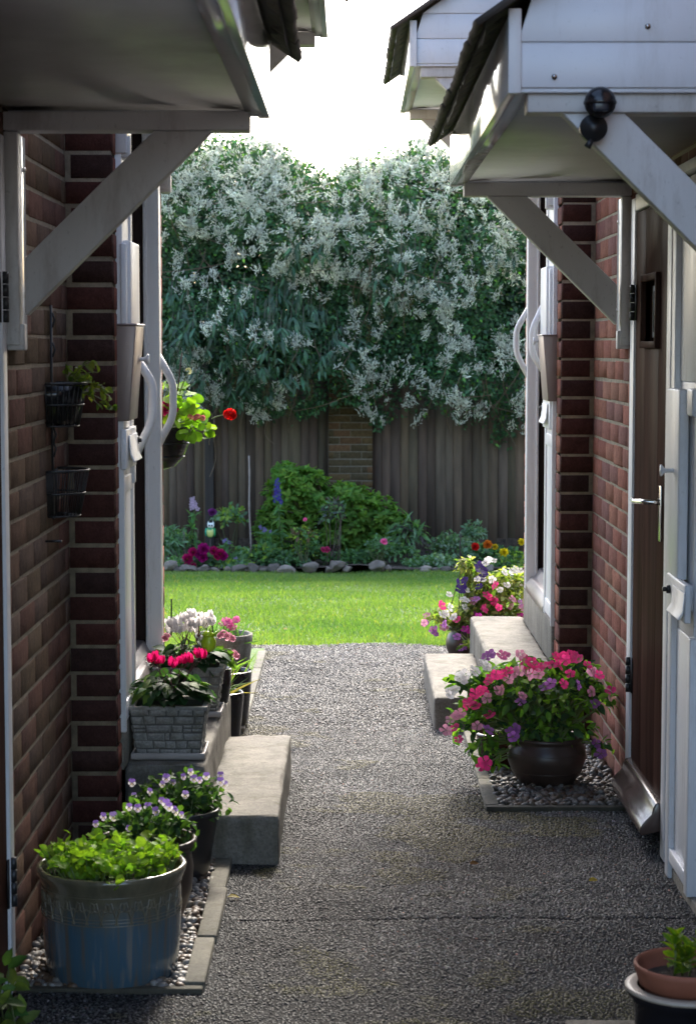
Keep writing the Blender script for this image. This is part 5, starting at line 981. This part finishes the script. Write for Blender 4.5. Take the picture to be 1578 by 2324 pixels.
# pot at the lower right corner
cb = np.array([.672, 3.9, 0])
pot('black_pot', 'black pot with a cream rim at the lower right corner, holding the terracotta pot', tuple(cb), [(.085, 0), (.095, .1), (.103, .2), (.105, .245), (.114, .25), (.118, .262), (.118, .27)], BLACKGLOSS, .02)
mb = MB(); mb.lathe([(.098, .262), (.113, .2625), (.122, .268), (.122, .2725), (.112, .275), (.098, .274)], cb, 48); o = mb.build('rim', plain('cream_glaze', (.36, .29, .22), .4, .15), bpy.data.objects['black_pot'], smooth=True)
pot('terracotta_pot', 'terracotta pot with young variegated shoots, set inside the black pot', tuple(cb+[0, 0, .19]), [(.07, 0), (.078, .05), (.086, .085), (.094, .088), (.104, .12), (.105, .127)], TERRA, .008)
def shoots():
    r = np.random.default_rng(91); c = cb+[0, 0, .285]; t = thing('euonymus_shoots', 'yellow edged variegated shoots growing in the terracotta pot', 'plant', c); mb = MB(); ms = MB()
    for (x, y, h) in ((1528, 2205, .085), (1562, 2215, .06), (1545, 2222, .05), (1590, 2200, .08)):
        b = at(x, y, 3.9); b[2] = c[2]; ms.tube([b, b+np.array([.002, 0, h*.5]), b+np.array([0, 0, h])], .0025, 6, (.12, .16, .04))
        for q in range(5):
            k = 3; d = nz(np.stack([np.cos(q*1.57+np.arange(k)*2.1), np.sin(q*1.57+np.arange(k)*2.1), .5+.25*q*np.ones(k)], -1)+.15*r.normal(size=(k, 3))); T = (OVATE[0], OVATE[1], np.where(np.arange(len(OVATE[0]))[:, None] % 3 == 1, np.array([[.45, .75, .6]]), np.array([[1.25, 1.1, .6]])))
            mb.inst(T, frames(d, nz(np.array([0, 0, 1.])+.2*r.normal(size=(k, 3))))*r.uniform(.028, .042, k)[:, None, None], np.tile(b+np.array([0, 0, h*(.35+.16*q)]), (k, 1)), jitcol((.19, .27, .03), k, .15, .06, r))
    mb.build('foliage', LEAF, t); ms.build('stem', STEMM, t)
shoots()

# ------------------------------------------------------------------ wall baskets and the sensor light
def wire_rack():
    t = thing('wire_basket_rack', 'black wire rack with two half round baskets on the left wall, upper one planted', 'basket rack', (XL, 5.4, 1.1)); yc = 5.40; x0 = XL+.004
    mb = MB(); mb.box(x0, x0+.006, yc-.006, yc+.006, 1.08, 1.66)
    for z in (1.6, 1.52, 1.29, 1.25): mb.tube([(x0+.006, yc+.0, z), (x0+.012, yc+.006, z+.02), (x0+.006, yc, z+.04)], .003, 5)
    mb.build('bracket', IRON, t)
    for zt, zb, rr in ((1.45, 1.335, .098), (1.215, 1.092, .1)):
        mb = MB(); th = np.linspace(-1.5708, 1.5708, 19)
        for z, k in ((zt, 1.), ((zt+zb)/2, .9), (zb, .76)): mb.tube([(x0+rr*k*math.cos(a), yc+rr*k*math.sin(a), z) for a in th], .0028 if k < 1 else .004, 5)
        for a in th: mb.tube([(x0+rr*math.cos(a), yc+rr*math.sin(a), zt), (x0+rr*.76*math.cos(a), yc+rr*.76*math.sin(a), zb)], .0017, 4)
        for a in th[::3]: mb.tube([(x0, yc+rr*.76*math.sin(a), zb), (x0+rr*.76*math.cos(a), yc+rr*.76*math.sin(a), zb)], .0017, 4)
        for yy in np.linspace(-.09, .09, 9): mb.tube([(x0+.002, yc+yy, zt), (x0+.002, yc+yy*.76, zb)], .0017, 4)
        bk = mb.build('basket', IRON, t)
        if zt > 1.3:
            mb = MB(); mb.lathe([(0, .008), (.07, .008), (.088, .08), (.092, .108), (.088, .1), (0, .095)], (x0, yc, zb), 20, a0=-1.5708, a1=1.5708); mb.build('liner', PLASTIC, bk, smooth=True)
    r = np.random.default_rng(95); c = np.array([XL+.05, 5.38, 1.435]); p = thing('trailing_plant', 'small trailing plant with pale edged leaves in the upper wire basket', 'plant', c); mb = MB(); ms = MB()
    for tip, n in (((150, 825), 6), ((168, 850), 6), ((205, 822), 8), ((222, 845), 7), ((250, 900), 12), ((262, 930), 14), ((180, 870), 5), ((230, 925), 9), ((195, 850), 7), ((240, 880), 8)):
        e = at(*tip, 5.36+r.normal(0, .02)); m = (c+e)/2+[0, 0, .03]; u = np.linspace(0, 1, 10)[:, None]; L = (1-u)**2*c+2*u*(1-u)*m+u*u*e; ms.tube(L, .0014, 4, (.12, .12, .05), cap=False); i = r.integers(3, 10, n)
        mb.inst(OVATE, frames(nz(r.normal(size=(n, 3))+[.3, -.2, -.1]), nz(r.normal(size=(n, 3))*.5+[0, -.3, .8]))*r.uniform(.02, .034, n)[:, None, None], L[i], jitcol((.11, .15, .03), n, .35, .12, r))
    mb.build('foliage', LEAF, p); ms.build('stem', STEMM, p)
wire_rack()
def geranium():
    c = np.array([-.705, 7.42, 1.09]); t = thing('wall_basket', 'black plastic half bowl basket on the far corner of the left house', 'basket', c); mb = MB(); pr = [(.01, 0), (.05, .012), (.085, .05), (.105, .1), (.115, .148), (.12, .152), (.12, .162), (.108, .162), (.1, .13)]
    mb.lathe(pr, c, 30); mb.build('bowl', PLASTIC, t, smooth=True); mb = MB()
    for z, r_ in ((.05, .087), (.1, .107)): mb.lathe([(r_-.002, z-.004), (r_+.003, z), (r_-.002, z+.004)], c, 30)
    mb.build('ridge', PLASTIC, t, smooth=True); mb = MB(); mb.lathe([(0, .14), (.1, .135)], c, 20); mb.build('soil', SOIL, t)
    r = np.random.default_rng(97); g = thing('geranium', 'bright green geranium with one red bloom reaching out over the path', 'geranium', c+[0, 0, .14]); mb = MB(); ms = MB(); Y = 7.36; tips = []
    for (x, y) in ((385, 870), (400, 880), (372, 890), (405, 900), (415, 885), (395, 910), (425, 890), (412, 915), (430, 935), (445, 930), (420, 950), (440, 955), (455, 945), (465, 955), (470, 970), (450, 975), (435, 975), (415, 965), (400, 950), (390, 930), (405, 975), (425, 985), (460, 985), (475, 975), (380, 945), (378, 910), (430, 960), (475, 960), (445, 985), (410, 935)):
        p = at(x, y, Y+r.normal(0, .04)); tips.append(p); k = 3
        mb.inst(ROUND, frames(nz(r.normal(size=(k, 3))*.6+[.3, -.2, -.3]), nz(r.normal(size=(k, 3))*.5+[.1, -.55, .6]))*r.uniform(.026, .043, k)[:, None, None], p+r.normal(0, .016, (k, 3)), jitcol((.17, .31, .025), k, .15, .08, r))
    stems(ms, [c+[0, 0, .14] for _ in tips], tips, .003, .02, (.12, .2, .05), r); e = at(522, 940, Y); stems(ms, [at(480, 950, Y)], [e], .0028, .0, (.2, .25, .1), r); e2 = at(428, 842, Y); stems(ms, [at(405, 900, Y)], [e2], .0028, .0, (.16, .24, .06), r)
    ms.tube([at(398, 930, Y), at(413, 800, Y+.03)], .003, 6, (.05, .03, .02)); mb.build('foliage', LEAF, g); ms.build('stem', STEMM, g)
    bloom(g, 'ger:red', f_umbel((.50, .008, .008), 1, 16, .5), e, (.3, -.8, .3), .028); bloom(g, 'ger:bud', f_umbel((.35, .38, .2), 2, 14, .3), e2, (0, -.5, .8), .018); bloom(g, 'ger:bud', f_umbel((.35, .38, .2), 2, 14, .3), at(455, 938, Y), (0, -.5, .8), .013)
    for q in ((376, 920), (399, 937), (372, 935)): bloom(g, 'ger:mag', f_umbel((.42, .01, .13), 3, 14, .5), at(*q, Y-.03), (.2, -1, .2), .024)
    for q in ((432, 945), (443, 948), (449, 944), (460, 948)): bloom(g, 'ger:pink', f_umbel((.6, .2, .22), 4, 8, .5), at(*q, Y-.05), (.2, -1, .4), .013)
geranium()
def sensor():
    p = at(1360, 233, 4.325); q = at(1346, 290, 4.35); t = thing('sensor_light', 'round black motion sensor fixed on the white canopy beam above the right bracket', 'sensor light', (p[0], 4.36, p[2])); V, Fc, _ = rock_template(97, 3); V = nz(V)
    mb = MB(); mb.add(V*np.array([.034, .026, .034])+p, Fc); mb.build('dome', PLASTIC, t, smooth=True)
    mb = MB(); mb.lathe([(.0345, -.004), (.036, 0), (.0345, .004)], p, 30); mb.build('band', PLASTIC, t)
    mb = MB(); mb.box(p[0]-.018, p[0]+.016, p[1]-.0285, p[1]-.015, p[2]-.022, p[2]+.006); mb.build('lens', plain('sensor_lens', (.03, .035, .045), .25), t, bevel=.006)
    mb = MB(); mb.lathe([(0, 0), (.012, .0), (.014, .006), (.028, .008), (.03, .014), (.03, .03), (.026, .034)], (0, 0, 0), 28); A = mb.V[0]; mb.V[0] = np.stack([q[0]+A[:, 0], q[1]-.012+A[:, 2], q[2]+A[:, 1]], -1); mb.build('lamp_body', IRON, t, smooth=True)
    mb = MB(); mb.tube([q+[-.005, 0, -.025], q+[-.014, 0, -.042]], [.006, .008], 8); mb.build('adjuster', IRON, t)
sensor()
